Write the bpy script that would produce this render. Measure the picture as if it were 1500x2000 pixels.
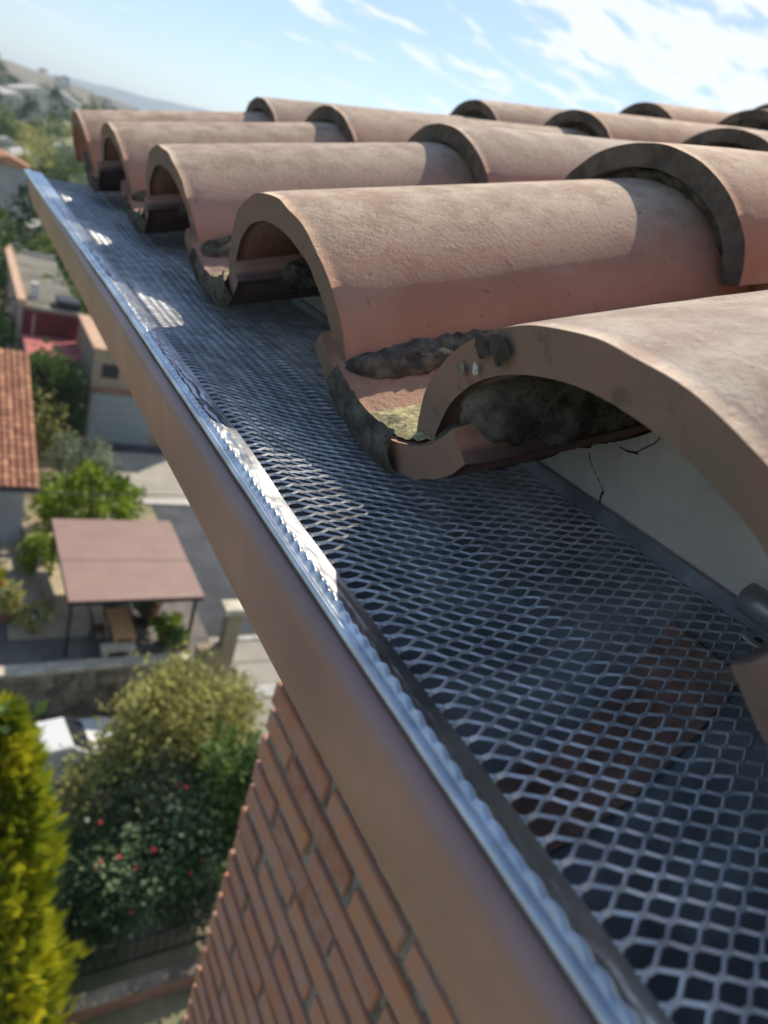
import bpy, bmesh, math, random
import numpy as np
from mathutils import Vector, Matrix, noise
from math import sin, cos, pi, radians, sqrt, tan, atan2

# ------------------------------------------------------------------ reset
for o in list(bpy.data.objects): bpy.data.objects.remove(o)
SC = bpy.context.scene
COL = SC.collection
random.seed(7)
rng = np.random.default_rng(11)
S = 0.15                       # metres per tile module

# ------------------------------------------------------------------ camera
cam_d = bpy.data.cameras.new('camera')
cam = bpy.data.objects.new('camera', cam_d); COL.objects.link(cam)
G = Vector((-80-750, -(125-1000), -1358.)).normalized()
N = Vector((-212-750, -(4020-1000), -1358.)).normalized()
Yv = G; Zv = -N; Zv = (Zv - Zv.dot(Yv)*Yv).normalized(); Xv = Yv.cross(Zv)
cam.matrix_world = Matrix((Xv, Yv, Zv)).to_4x4()
cam_d.sensor_fit = 'VERTICAL'; cam_d.sensor_height = 36.0; cam_d.sensor_width = 27.0
cam_d.lens = 1358/2000*36
cam_d.clip_start = 0.005; cam_d.clip_end = 20000
cam_d.dof.use_dof = True
cam_d.dof.focus_distance = 0.25
cam_d.dof.aperture_fstop = 12.5
SC.camera = cam

# ------------------------------------------------------------------ light
SUN_AZ, SUN_EL = radians(48), radians(44)      # azimuth from +Y towards +X
sd = Vector((sin(SUN_AZ)*cos(SUN_EL)*1.0, cos(SUN_AZ)*cos(SUN_EL), sin(SUN_EL)))
SUN_AZX = 42                                    # degrees from +X towards +Y
sd = Vector((cos(radians(SUN_AZX))*cos(SUN_EL), sin(radians(SUN_AZX))*cos(SUN_EL), sin(SUN_EL)))
sun_d = bpy.data.lights.new('sun', 'SUN'); sun_d.energy = 2.8; sun_d.angle = radians(0.6)
sun_d.color = (1.0, 0.90, 0.76)
sun = bpy.data.objects.new('sun', sun_d); COL.objects.link(sun)
sun.rotation_euler = (-sd).to_track_quat('-Z', 'Y').to_euler(); sun.location = (3, 2, 4)

W = bpy.data.worlds.new('World'); SC.world = W; W.use_nodes = True
nt = W.node_tree; nt.nodes.clear()
def wn(t, **k):
    n = nt.nodes.new(t)
    for a, b in k.items(): setattr(n, a, b)
    return n
def wmath(op, a, b=None, c=None, clamp=False):
    n = wn('ShaderNodeMath', operation=op); n.use_clamp = clamp
    for i, v in enumerate((a, b, c)):
        if v is None: continue
        if isinstance(v, (int, float)): n.inputs[i].default_value = v
        else: nt.links.new(v, n.inputs[i])
    return n.outputs[0]
sky = wn('ShaderNodeTexSky', sky_type='NISHITA'); sky.sun_disc = False
sky.sun_elevation = SUN_EL; sky.sun_rotation = math.atan2(sd.x, sd.y)
sky.altitude = 600; sky.air_density = 1.0; sky.dust_density = 0.6; sky.ozone_density = 3.2
tc = wn('ShaderNodeTexCoord'); sep = wn('ShaderNodeSeparateXYZ')
nt.links.new(tc.outputs['Generated'], sep.inputs[0])
dx, dy, dz = sep.outputs
den = wmath('ADD', wmath('MAXIMUM', dz, 0.0), 0.10)
px = wmath('DIVIDE', dx, den); py = wmath('DIVIDE', dy, den)
cmb = wn('ShaderNodeCombineXYZ'); nt.links.new(px, cmb.inputs[0]); nt.links.new(py, cmb.inputs[1])
mp = wn('ShaderNodeMapping'); nt.links.new(cmb.outputs[0], mp.inputs[0])
mp.inputs['Rotation'].default_value = (0, 0, radians(-25)); mp.inputs['Scale'].default_value = (1.0, 1.7, 1)
mp.inputs['Location'].default_value = (3.1, 1.3, 0)
n1 = wn('ShaderNodeTexNoise'); n1.inputs['Scale'].default_value = 0.55; n1.inputs['Detail'].default_value = 2
n2 = wn('ShaderNodeTexNoise'); n2.inputs['Scale'].default_value = 2.6; n2.inputs['Detail'].default_value = 9; n2.inputs['Roughness'].default_value = .62
n2.inputs['Distortion'].default_value = .35
nt.links.new(mp.outputs[0], n1.inputs[0]); nt.links.new(mp.outputs[0], n2.inputs[0])
# more cloud away from the clear north-west corner of the sky (low noise + broad azimuth weight)
wgt = wmath('MULTIPLY', wmath('SUBTRACT', wmath('DIVIDE', px, wmath('ADD', wmath('ABSOLUTE', py), 0.6)), 0.50), 0.42)
wgt = wmath('MINIMUM', wmath('MAXIMUM', wgt, -0.11), 0.065)
cl = wmath('ADD', wmath('ADD', wmath('MULTIPLY', n1.outputs[0], 0.55), wmath('MULTIPLY', n2.outputs[0], 0.75)), wgt)
ramp = wn('ShaderNodeMapRange'); ramp.interpolation_type = 'SMOOTHSTEP'
nt.links.new(cl, ramp.inputs[0]); ramp.inputs[1].default_value = .63; ramp.inputs[2].default_value = .73
fade = wn('ShaderNodeMapRange'); nt.links.new(dz, fade.inputs[0]); fade.inputs[1].default_value = .0; fade.inputs[2].default_value = .06
cov = wmath('MULTIPLY', wmath('MULTIPLY', ramp.outputs[0], fade.outputs[0]), 0.9)
mixc = wn('ShaderNodeMix', data_type='RGBA')
nt.links.new(cov, mixc.inputs[0]); nt.links.new(sky.outputs[0], mixc.inputs[6])
mixc.inputs[7].default_value = (7.6, 7.9, 8.2, 1)
bg = wn('ShaderNodeBackground'); bg.inputs[1].default_value = 0.075
nt.links.new(mixc.outputs[2], bg.inputs[0])
wo = wn('ShaderNodeOutputWorld'); nt.links.new(bg.outputs[0], wo.inputs[0])

SC.view_settings.view_transform = 'Standard'; SC.view_settings.look = 'None'
SC.view_settings.exposure = 0.88; SC.view_settings.gamma = 1.0; SC.view_settings.use_curve_mapping = False
SC.render.engine = 'CYCLES'
SC.cycles.max_bounces = 8; SC.cycles.diffuse_bounces = 5; SC.cycles.glossy_bounces = 3; SC.cycles.transmission_bounces = 3
SC.cycles.transparent_max_bounces = 6; SC.cycles.volume_bounces = 1
SC.cycles.use_denoising = True

# ------------------------------------------------------------------ materials
class NT:
    def __init__(s, m): s.m = m; s.t = m.node_tree
    def n(s, ty, **k):
        n = s.t.nodes.new(ty)
        for a, b in k.items(): setattr(n, a, b)
        return n
    def l(s, a, b): s.t.links.new(a, b)
    def noise(s, vec, scale, detail=4, rough=.55, dist=0):
        n = s.n('ShaderNodeTexNoise'); n.inputs['Scale'].default_value = scale
        n.inputs['Detail'].default_value = detail; n.inputs['Roughness'].default_value = rough; n.inputs['Distortion'].default_value = dist
        s.l(vec, n.inputs[0]); return n.outputs[0]
    def rng(s, v, a, b, c=0., d=1., smooth=True):
        n = s.n('ShaderNodeMapRange'); s.l(v, n.inputs[0])
        if smooth: n.interpolation_type = 'SMOOTHSTEP'
        for i, x in enumerate((a, b, c, d)): n.inputs[i+1].default_value = x
        return n.outputs[0]
    def mix(s, f, a, b):
        n = s.n('ShaderNodeMix', data_type='RGBA')
        for i, v in ((0, f), (6, a), (7, b)):
            if isinstance(v, (int, float)): n.inputs[i].default_value = v
            elif isinstance(v, tuple): n.inputs[i].default_value = (*v, 1)[:4]
            else: s.l(v, n.inputs[i])
        return n.outputs[2]
    def math(s, op, a, b=None):
        n = s.n('ShaderNodeMath', operation=op)
        for i, v in enumerate((a, b)):
            if v is None: continue
            if isinstance(v, (int, float)): n.inputs[i].default_value = v
            else: s.l(v, n.inputs[i])
        return n.outputs[0]
MATS = {}
def mat(name, base, rough=.8, metal=0., var=.18, scale=8., bump=0., bscale=60., coord='Object', spec=.4, col2=None, fn=None, bdist=.002, perobj=0., transl=0.):
    m = bpy.data.materials.new(name); m.use_nodes = True
    t = NT(m); b = m.node_tree.nodes['Principled BSDF']; out = m.node_tree.nodes['Material Output']
    tcn = t.n('ShaderNodeTexCoord'); vec = tcn.outputs['Object' if coord == 'World' else coord]
    if coord == 'World':
        vec = t.n('ShaderNodeNewGeometry').outputs['Position']
    if perobj:
        oi = t.n('ShaderNodeObjectInfo'); va = t.n('ShaderNodeVectorMath', operation='SCALE')
        cx = t.n('ShaderNodeCombineXYZ'); t.l(oi.outputs['Random'], cx.inputs[0]); t.l(oi.outputs['Random'], cx.inputs[1])
        t.l(cx.outputs[0], va.inputs[0]); va.inputs['Scale'].default_value = 37.
        ad = t.n('ShaderNodeVectorMath', operation='ADD'); t.l(vec, ad.inputs[0]); t.l(va.outputs[0], ad.inputs[1]); vec = ad.outputs[0]
    dark = tuple(c*(1-var*1.6) for c in base); lite = tuple(min(1, c*(1+var)) for c in base)
    if col2: dark = col2
    f = t.rng(t.noise(vec, scale, 6), .33, .68)
    col = t.mix(f, dark, lite)
    if perobj:
        hsv = t.n('ShaderNodeHueSaturation'); t.l(col, hsv.inputs['Color'])
        t.l(t.math('ADD', t.math('MULTIPLY', oi.outputs['Random'], perobj*2), 1-perobj), hsv.inputs['Value'])
        t.l(t.math('ADD', t.math('MULTIPLY', oi.outputs['Random'], .02), .49), hsv.inputs['Hue'])
        col = hsv.outputs[0]
    b.inputs['Roughness'].default_value = rough; b.inputs['Metallic'].default_value = metal
    b.inputs['Specular IOR Level'].default_value = spec
    h = None
    if fn:
        r = fn(t, vec, col, b); 
        if isinstance(r, tuple): col, h = r
        else: col = r
    t.l(col, b.inputs['Base Color'])
    if bump or h is not None:
        bn = t.n('ShaderNodeBump'); bn.inputs['Strength'].default_value = bump if bump else .5; bn.inputs['Distance'].default_value = bdist
        t.l(h if h is not None else t.noise(vec, bscale, 5, .6), bn.inputs['Height']); t.l(bn.outputs[0], b.inputs['Normal'])
    if transl:
        tr = t.n('ShaderNodeBsdfTranslucent'); t.l(col, tr.inputs[0]); ms = t.n('ShaderNodeMixShader'); ms.inputs[0].default_value = transl
        t.l(b.outputs[0], ms.inputs[1]); t.l(tr.outputs[0], ms.inputs[2]); t.l(ms.outputs[0], out.inputs['Surface'])
    MATS[name] = m; return m

def terracotta(t, vec, col, b):
    # fired clay, pinker towards the legs, paler towards the crown, grainy with lichen film (arc angle stored on the mesh)
    at = t.n('ShaderNodeAttribute', attribute_name='arc'); arc = at.outputs['Fac']      # 0 crown .. 1 leg
    big = t.noise(vec, 9, 5, .6); mid = t.noise(vec, 45, 6, .65); fine = t.noise(vec, 420, 4, .7); grain = t.noise(vec, 1500, 3, .7)
    w = t.rng(t.math('ADD', arc, t.math('MULTIPLY', t.math('SUBTRACT', mid, .5), .9)), .30, .78, 1., 0.)
    clay = t.mix(t.rng(big, .35, .65), (.43, .20, .13), (.52, .275, .19))
    crown_tone = t.mix(t.rng(mid, .35, .68), (.47, .31, .21), (.72, .565, .41))
    c = t.mix(t.math('MULTIPLY', w, .95), clay, crown_tone)
    spk = t.rng(fine, .60, .68); c = t.mix(t.math('MULTIPLY', spk, .5), c, (.27, .20, .15))
    c = t.mix(t.math('MULTIPLY', t.rng(t.noise(vec, 260, 4, .7), .60, .68), t.math('MULTIPLY', w, .55)), c, (.80, .68, .52))
    c = t.mix(t.math('MULTIPLY', t.rng(t.noise(vec, 16, 4, .6), .5, .68), .45), c, (.33, .20, .145))
    dk = t.rng(t.noise(vec, 150, 4, .75), .645, .70); c = t.mix(t.math('MULTIPLY', dk, .7), c, (.12, .085, .065))
    ob = t.n('ShaderNodeObjectInfo')
    c = t.mix(t.rng(arc, 1.2, 1.6, 0., .85), c, (.15, .085, .065))  # weathered channel undersides, with the shade beneath the tiles painted in
    hs = t.n('ShaderNodeHueSaturation'); t.l(c, hs.inputs['Color']); t.l(t.math('ADD', t.math('MULTIPLY', ob.outputs['Random'], .26), .86), hs.inputs['Value']); t.l(t.math('ADD', t.math('MULTIPLY', ob.outputs['Random'], .35), .78), hs.inputs['Saturation']); c = hs.outputs[0]
    lich = t.math('MULTIPLY', t.rng(t.noise(vec, 24, 7, .72, .6), .60, .70), t.rng(mid, .42, .6)); c = t.mix(t.math('MULTIPLY', lich, .5), c, (.33, .29, .215))
    streak = t.n('ShaderNodeMapping'); t.l(vec, streak.inputs[0]); streak.inputs['Scale'].default_value = (.25, 1, 1)
    c = t.mix(t.math('MULTIPLY', t.rng(t.noise(streak.outputs[0], 70, 5, .7), .60, .74), .35), c, (.20, .13, .10))
    rough_zone = t.rng(t.math('ABSOLUTE', t.math('SUBTRACT', arc, .45)), .0, .42, 1., .25)
    h = t.math('MULTIPLY', t.math('ADD', t.math('MULTIPLY', fine, .9), t.math('ADD', t.math('MULTIPLY', t.noise(vec, 330, 5, .75), 2.0), t.math('MULTIPLY', grain, .3))), rough_zone)
    return c, h
mat('tile_clay', (.4, .2, .14), rough=.82, fn=terracotta, bump=.8, bdist=.0012, perobj=.001, spec=.3)
def endf(t, vec, col, b):
    c = t.mix(t.rng(t.noise(vec, 22, 6, .65), .35, .66), (.33, .20, .145), (.25, .185, .14))
    c = t.mix(t.math('MULTIPLY', t.rng(t.noise(vec, 55, 5, .7), .57, .68), .6), c, (.12, .10, .075))
    return c
mat('tile_end', (.3, .2, .15), rough=.9, fn=endf, bump=.5, bscale=300, bdist=.001, perobj=.001, spec=.2)
def endg(t, vec, col, b):
    c = t.mix(t.rng(t.noise(vec, 40, 6, .65), .35, .66), (.10, .085, .07), (.19, .155, .12))
    return c
mat('tile_end_weathered', (.2, .2, .15), rough=.95, fn=endg, bump=.8, bscale=260, bdist=.0015, perobj=.001, spec=.2)
mat('tile_clay_far', (.42, .19, .11), rough=.85, var=.25, scale=3, perobj=.2)
def cement(t, vec, col, b):
    a = t.noise(vec, 90, 6, .7); bb = t.noise(vec, 400, 4, .7)
    c = t.mix(t.rng(a, .35, .66), (.065, .055, .045), (.21, .185, .145))
    c = t.mix(t.math('MULTIPLY', t.rng(t.noise(vec, 60, 4, .6), .56, .66), .5), c, (.17, .15, .07))
    return c, t.math('ADD', a, t.math('MULTIPLY', bb, .6))
mat('mortar_dark', (.15, .13, .11), rough=.95, fn=cement, bump=.9, bdist=.003, spec=.2)
mat('mortar_grey', (.32, .30, .25), rough=.95, var=.3, scale=60, bump=.8, bscale=300, bdist=.002, spec=.2)
def brickf(t, vec, col, b):
    ob = t.n('ShaderNodeObjectInfo')
    cr = t.n('ShaderNodeValToRGB'); t.l(ob.outputs['Random'], cr.inputs[0])
    e = cr.color_ramp.elements; e[0].color = (.42, .19, .12, 1); e[1].color = (.58, .28, .15, 1)
    for p, c in ((.3, (.54, .235, .145, 1)), (.6, (.58, .29, .19, 1)), (.85, (.62, .29, .16, 1))):
        q = e.new(p); q.color = c
    c = t.mix(t.rng(t.noise(vec, 30, 6, .65), .35, .7), cr.outputs[0], (.50, .31, .25))
    c = t.mix(t.math('MULTIPLY', t.rng(t.noise(vec, 70, 5, .7), .6, .72), .6), c, (.17, .10, .075))
    return c
mat('brick_clay', (.4, .2, .1), rough=.9, fn=brickf, bump=.6, bscale=260, bdist=.0015, perobj=.001, spec=.25)
mat('brick_mortar', (.31, .29, .24), rough=.95, var=.25, scale=40, bump=.9, bscale=180, bdist=.003, spec=.2)
def paintf(t, vec, col, b):
    return t.mix(t.math('MULTIPLY', t.rng(t.noise(vec, 700, 2, .5), .72, .76), .5), col, (.12, .07, .05))
mat('gutter_paint', (.45, .268, .218), rough=.42, var=.10, scale=14, fn=paintf, bump=.12, bscale=900, bdist=.0004, spec=.5)
mat('gutter_inside', (.30, .32, .33), rough=.5, metal=.0, var=.3, scale=30, col2=(.17, .185, .19))
mat('pot_clay_strap', (.42, .25, .19), rough=.6, var=.25, scale=60)
mat('galvanised', (.66, .69, .73), rough=.33, metal=1., var=.14, scale=60, bump=.15, bscale=420, bdist=.0008)
mat('mesh_metal', (.74, .74, .73), rough=.40, metal=.45, spec=.6, var=.2, scale=90)
mat('steel', (.42, .42, .41), rough=.30, metal=.35, var=.15, scale=50)
mat('leaf_litter', (.30, .16, .09), rough=.8, var=.4, scale=60)
def fascf(t, vec, col, b):
    c = t.mix(t.math('MULTIPLY', t.rng(t.noise(vec, 260, 3, .6), .71, .75), .75), col, (.14, .12, .10))
    mpn = t.n('ShaderNodeMapping'); t.l(vec, mpn.inputs[0]); mpn.inputs['Scale'].default_value = (1, .12, 1)
    st = t.noise(mpn.outputs[0], 300, 5, .7)
    return t.mix(t.math('MULTIPLY', t.rng(st, .6, .72), .3), c, (.33, .30, .26))
mat('fascia_paint', (.90, .82, .71), rough=.75, var=.10, scale=18, fn=fascf, bump=.3, bscale=200, bdist=.001)
mat('crack_dark', (.05, .04, .035), rough=1)
mat('sunlit_sand', (.52, .46, .23), rough=.95, var=.3, scale=220, bump=.9, bscale=500, bdist=.002)  # sandy mortar with sunlight put into its yellow
mat('lichen_green', (.24, .23, .14), rough=.95, var=.3, scale=300)
mat('lichen_white', (.55, .55, .50), rough=.95, var=.2, scale=300)
mat('stain_black', (.07, .06, .05), rough=.95, var=.3, scale=200)
mat('brown_chip', (.16, .10, .06), rough=.9, var=.3, scale=200)

# ------------------------------------------------------------------ object helpers
def mesh_obj(name, verts, faces, m, parent=None, smooth=False, loc=None):
    me = bpy.data.meshes.new(name); me.from_pydata([tuple(v) for v in verts], [], [tuple(f) for f in faces])
    if smooth: me.polygons.foreach_set('use_smooth', [True]*len(me.polygons))
    me.materials.append(MATS[m] if isinstance(m, str) else m)
    o = bpy.data.objects.new(name, me); COL.objects.link(o)
    if parent: o.parent = parent
    if loc: o.location = loc
    return o
def data_obj(name, me, parent=None, loc=(0, 0, 0), rot=(0, 0, 0), scale=(1, 1, 1)):
    o = bpy.data.objects.new(name, me); COL.objects.link(o); o.parent = parent
    o.location = loc; o.rotation_euler = rot; o.scale = scale
    return o
def empty(name, loc=(0, 0, 0), rz=0):
    o = bpy.data.objects.new(name, None); COL.objects.link(o); o.location = loc; o.rotation_euler = (0, 0, rz); o.empty_display_size = .1
    return o
def tag(o, label=None, cat=None, group=None, kind=None):
    if label: o['label'] = label
    if cat: o['category'] = cat
    if group: o['group'] = group
    if kind: o['kind'] = kind
    return o
def copy_tree(o, parent=None):
    c = o.copy(); COL.objects.link(c); c.parent = parent
    for ch in [x for x in bpy.data.objects if x.parent == o]: copy_tree(ch, c)
    return c
class MB:
    def __init__(s): s.v = []; s.f = []
    def quad_grid(s, P):            # P[i][j] points
        n0 = len(s.v); a = len(P); b = len(P[0])
        for r in P: s.v += [tuple(p) for p in r]
        for i in range(a-1):
            for j in range(b-1):
                s.f.append((n0+i*b+j, n0+i*b+j+1, n0+(i+1)*b+j+1, n0+(i+1)*b+j))
    def box(s, c, d, rz=0, taper=1):
        n = len(s.v); cx, cy, cz = c; x, y, z = d[0]/2, d[1]/2, d[2]/2; ca, sa = cos(rz), sin(rz)
        for k in (-1, 1):
            f = taper if k > 0 else 1
            for a, b in ((-1, -1), (1, -1), (1, 1), (-1, 1)):
                X, Y = a*x*f, b*y*f
                s.v.append((cx+X*ca-Y*sa, cy+X*sa+Y*ca, cz+k*z))
        for q in ((0, 3, 2, 1), (4, 5, 6, 7), (0, 1, 5, 4), (1, 2, 6, 5), (2, 3, 7, 6), (3, 0, 4, 7)): s.f.append(tuple(n+i for i in q))
        return s
    def tube(s, pts, r, seg=8, cap=True):
        n0 = len(s.v); pts = [Vector(p) for p in pts]; rs = r if isinstance(r, (list, tuple)) else [r]*len(pts)
        for i, p in enumerate(pts):
            d = (pts[min(i+1, len(pts)-1)]-pts[max(i-1, 0)]).normalized()
            u = d.cross(Vector((0, 0, 1)) if abs(d.z) < .9 else Vector((1, 0, 0))).normalized(); w = d.cross(u)
            for k in range(seg):
                a = 2*pi*k/seg; s.v.append(tuple(p+(u*cos(a)+w*sin(a))*rs[i]))
        for i in range(len(pts)-1):
            for k in range(seg):
                s.f.append((n0+i*seg+k, n0+i*seg+(k+1) % seg, n0+(i+1)*seg+(k+1) % seg, n0+(i+1)*seg+k))
        if cap:
            s.f.append(tuple(n0+k for k in range(seg))[::-1]); s.f.append(tuple(n0+(len(pts)-1)*seg+k for k in range(seg)))
        return s
    def prism(s, poly, y0, y1):     # poly in (x,z)
        n = len(s.v); k = len(poly)
        for y in (y0, y1):
            for x, z in poly: s.v.append((x, y, z))
        s.f.append(tuple(n+i for i in range(k))); s.f.append(tuple(n+k+i for i in range(k))[::-1])
        for i in range(k): s.f.append((n+i, n+k+i, n+k+(i+1) % k, n+(i+1) % k))
        return s
    def build(s, name, m, parent=None, smooth=False, loc=None):
        return mesh_obj(name, s.v, s.f, m, parent, smooth, loc)
def nz(x, y, z=0., sc=1.): return noise.noise(Vector((x*sc, y*sc, z*sc)))

# ================================================================== THE HOUSE WE STAND AT
house = empty('brick_house', (0.53, .9, -18.))
tag(house, 'brick house in the foreground with curved terracotta roof tiles and pale cracked fascia', 'house')
HI = Matrix.Translation(-Vector(house.location))
def under(o, root):            # keep world coordinates of meshes written in world space
    o.parent = root; o.matrix_parent_inverse = HI if root is house else Matrix.Identity(4); return o

deck_pts = [(1.57, -.56), (14., -.56+.304*12.43), (14., -.78+.304*12.43), (1.57, -.78)]
mb = MB(); mb.prism([(x*S, z*S) for x, z in deck_pts], -6*S, 7.0*S)
roof = under(mb.build('roof', 'mortar_dark'), house)

# ---- curved cover tile (local: crown line on z=0 along +x, front at x=0)
def cover_mesh(seed, L=3.0, a0=.605, a1=.50, b0=.45, b1=.40, th=.098, nu=76, nl=30, rough=1.):
    v, f, arc = [], [], []
    M = nu+1
    def sec(x):
        k = x/L; a = a0+(a1-a0)*k; b = b0+(b1-b0)*k
        outer, inner = [], []
        for j in range(M):
            t = radians(82)*(2*j/nu-1)
            ss, cc = sin(t), cos(t)
            y = a*ss; z = b*cc - b
            ext = .04 if j in (0, nu) else 0
            outer.append((y, z-ext)); inner.append(((a-th)*ss, (b-th)*cc - b - ext*.8))
        return outer, inner
    for i in range(nl+1):
        x = L*(i/nl)**1.3
        o, n_ = sec(x)
        for side, ring in ((0, o), (1, n_)):
            for j, (y, z) in enumerate(ring):
                e = max(0, 1-x/.05)
                w = .005*nz(x*1.1+seed*7, y*1.6, z*1.6) + .0012*nz(x*9, y*9+seed, z*9)
                fr = (1 if side == 0 else -1)
                edge = -.005*e*fr + e*.003*nz(seed*3.1, y*7, z*7+side*5)
                v.append((x + e*.007*nz(seed+y*9, z*9, side)*rough, y + (y/(a0))*(w*.8+edge*.8), z + w + edge*.8)); arc.append(abs(j/nu*2-1))
    R2 = 2*M
    for i in range(nl):
        for j in range(nu):
            a_ = i*R2+j; f.append((a_, a_+1, a_+1+R2, a_+R2)[::-1])
            b_ = i*R2+M+j; f.append((b_, b_+1, b_+1+R2, b_+R2))
        for j in (0, nu):
            a_ = i*R2+j; b_ = i*R2+M+j; q = (a_, b_, b_+R2, a_+R2); f.append(q if j else q[::-1])
    # end faces: three rings so that the broken edge keeps its thickness
    for i in (0, nl):
        for j in range(nu):
            a_ = i*R2+j; b_ = i*R2+M+j; q = (a_, b_, b_+1, a_+1); f.append(q[::-1] if i else q)
    me = bpy.data.meshes.new('cover_tile_mesh')
    me.from_pydata([(x*S, y*S, z*S) for x, y, z in v], [], f)
    at = me.attributes.new('arc', 'FLOAT', 'POINT'); at.data.foreach_set('value', [min(1, k) for k in arc])
    me.polygons.foreach_set('use_smooth', [len(me.polygons) - k > 2*nu for k in range(len(me.polygons))])
    me.materials.append(MATS['tile_clay']); me.materials.append(MATS['tile_end']); me.update()
    me.polygons.foreach_set('material_index', [0 if len(me.polygons)-k > 2*nu else 1 for k in range(len(me.polygons))])
    return me
def channel_mesh(seed, L=3.0, R0=.60, h0=46, h1=56, th=.095, nu=30, nl=26):
    v, f, arc = [], [], []; M = nu+1
    for i in range(nl+1):
        x = L*(i/nl)**1.3; k = x/L; R = R0*(1+.12*k); ha = radians(h0+(h1-h0)*k)
        for side in (0, 1):
            r = R - side*th
            for j in range(M):
                t = -ha+2*ha*j/nu; e = max(0, 1-x/.05)
                w = .005*nz(x*1.3+seed*5, sin(t)*2)+.002*nz(x*8, sin(t)*8+seed)
                ed = (-.006 if side == 0 else .006)*e + .006*e*nz(seed*2., sin(t)*12, side*4)
                rr = r+w+ed
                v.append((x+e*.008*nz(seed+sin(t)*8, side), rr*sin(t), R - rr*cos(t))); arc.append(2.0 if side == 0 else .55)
    R2 = 2*M
    for i in range(nl):
        for j in range(nu):
            a_ = i*R2+j; f.append((a_, a_+1, a_+1+R2, a_+R2)); b_ = i*R2+M+j; f.append((b_, b_+1, b_+1+R2, b_+R2)[::-1])
        for j in (0, nu):
            a_ = i*R2+j; b_ = a_+M; q = (a_, b_, b_+R2, a_+R2); f.append(q[::-1] if j else q)
    for i in (0, nl):
        for j in range(nu):
            a_ = i*R2+j; b_ = a_+M; q = (a_, b_, b_+1, a_+1); f.append(q if i else q[::-1])
    me = bpy.data.meshes.new('channel_tile_mesh'); me.from_pydata([(x*S, y*S, z*S) for x, y, z in v], [], f)
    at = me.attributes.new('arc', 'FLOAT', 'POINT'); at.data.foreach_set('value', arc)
    me.polygons.foreach_set('use_smooth', [len(me.polygons)-k > 2*nu for k in range(len(me.polygons))])
    me.materials.append(MATS['tile_clay']); me.materials.append(MATS['tile_end']); me.update()
    me.polygons.foreach_set('material_index', [0 if len(me.polygons)-k > 2*nu else 1 for k in range(len(me.polygons))]); return me
covers = [cover_mesh(s) for s in range(4)]
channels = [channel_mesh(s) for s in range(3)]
RI = HI.copy()
def on_roof(o): o.parent = roof; return o      # roof keeps world coordinates
# front row cover crowns (x, y, z) in modules, nearest last column is behind the camera
front_cov = {-2: (.90, -2.43, -.10), -1: (.90, -.82, -.10), 0: (.89, .786, -.098), 1: (.881, 2.386, -.088), 2: (.859, 3.995, -.074), 3: (.837, 5.533, -.064), 4: (.815, 7.06, -.068)}
front_chan = {-3: (1.0, -3.2, -.62), -2: (1.0, -1.62, -.62), -1: (1.0, -.02, -.62), 0: (1.0, 1.515, -.632), 1: (.985, 3.11, -.612), 2: (.957, 4.69, -.595), 3: (.93, 6.30, -.577)}
TILES = []
OFF = {(1, 2): (-.05, .01), (2, 2): (-.08, -.02), (3, 2): (0, 0), (2, 3): (-.15, -.06), (3, 3): (-.08, -.03), (4, 3): (0, -.01), (4, 4): (0, 0)}
def put(me, x, y, z, slope, label=None, roll=0, yaw=0, up=False):
    o = data_obj('roof_tile', me, roof, (x*S, y*S, z*S), (roll, -math.atan(slope), yaw)); TILES.append(o)
    if label: o['label'] = label
    if up: o.material_slots[1].link = 'OBJECT'; o.material_slots[1].material = MATS['tile_end_weathered']
    return o
R3 = random.Random(5)
for k, (x, y, z) in front_cov.items():
    put(covers[k % 4], x, y, z, .297)
    for r in range(2, 6):
        jx = R3.uniform(-.05, .05) if r > 2 else 0
        X = 2.42+(r-2)*2.28+jx - (.03*k if k > 0 else 0)
        Z = .50+(r-2)*.69
        oy, oz = OFF.get((k, r), (R3.uniform(-.03, .03), 0))
        o_ = put(covers[(k+r) % 4], X, y+oy, Z+oz, .225, yaw=R3.uniform(-.012, .012), up=True)
for k, (x, y, z) in front_chan.items():
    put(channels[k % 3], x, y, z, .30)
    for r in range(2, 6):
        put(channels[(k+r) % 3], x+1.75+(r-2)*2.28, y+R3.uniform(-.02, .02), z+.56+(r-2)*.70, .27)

# ---- mortar: plugs under the upper rows, beds along the legs of the front row
def plug(k, r, X, y, Z, slope):
    mb = MB(); c, s_ = cos(math.atan(slope)), sin(math.atan(slope))
    P = []
    for lay, (xx, sc) in enumerate(((.10, .80), (.045, .90), (.03, .975), (.06, 1.0), (.5, 1.0))):
        row = []
        for j in range(49):
            t = -pi/2+pi*j/48
            a = .512*sc; b = .355*sc
            n_ = .022*nz(j*.5, lay*1.7, k*3+r)
            lx = xx + .02*nz(j*.9+k, lay*2., r*2.) ; ly = (a+n_)*sin(t); lz = -.098 + (b+n_)*cos(t)-.355
            if lay == 0: ly *= .9; lz = -.45 + (lz+.45)*.80
            row.append(((X+lx*c-lz*s_)*S, (y+ly)*S, (Z+lx*s_+lz*c)*S))
        P.append(row)
    mb.quad_grid(P)
    o = mb.build('mortar_plug', 'mortar_dark', roof, True); return o
for k, (x, y, z) in front_cov.items():
    for r in range(2, 6):
        plug(k, r, 2.42+(r-2)*2.28 - (.03*k if k > 0 else 0), y+OFF.get((k, r), (0, 0))[0], .50+(r-2)*.69+OFF.get((k, r), (0, 0))[1], .225)
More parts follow.
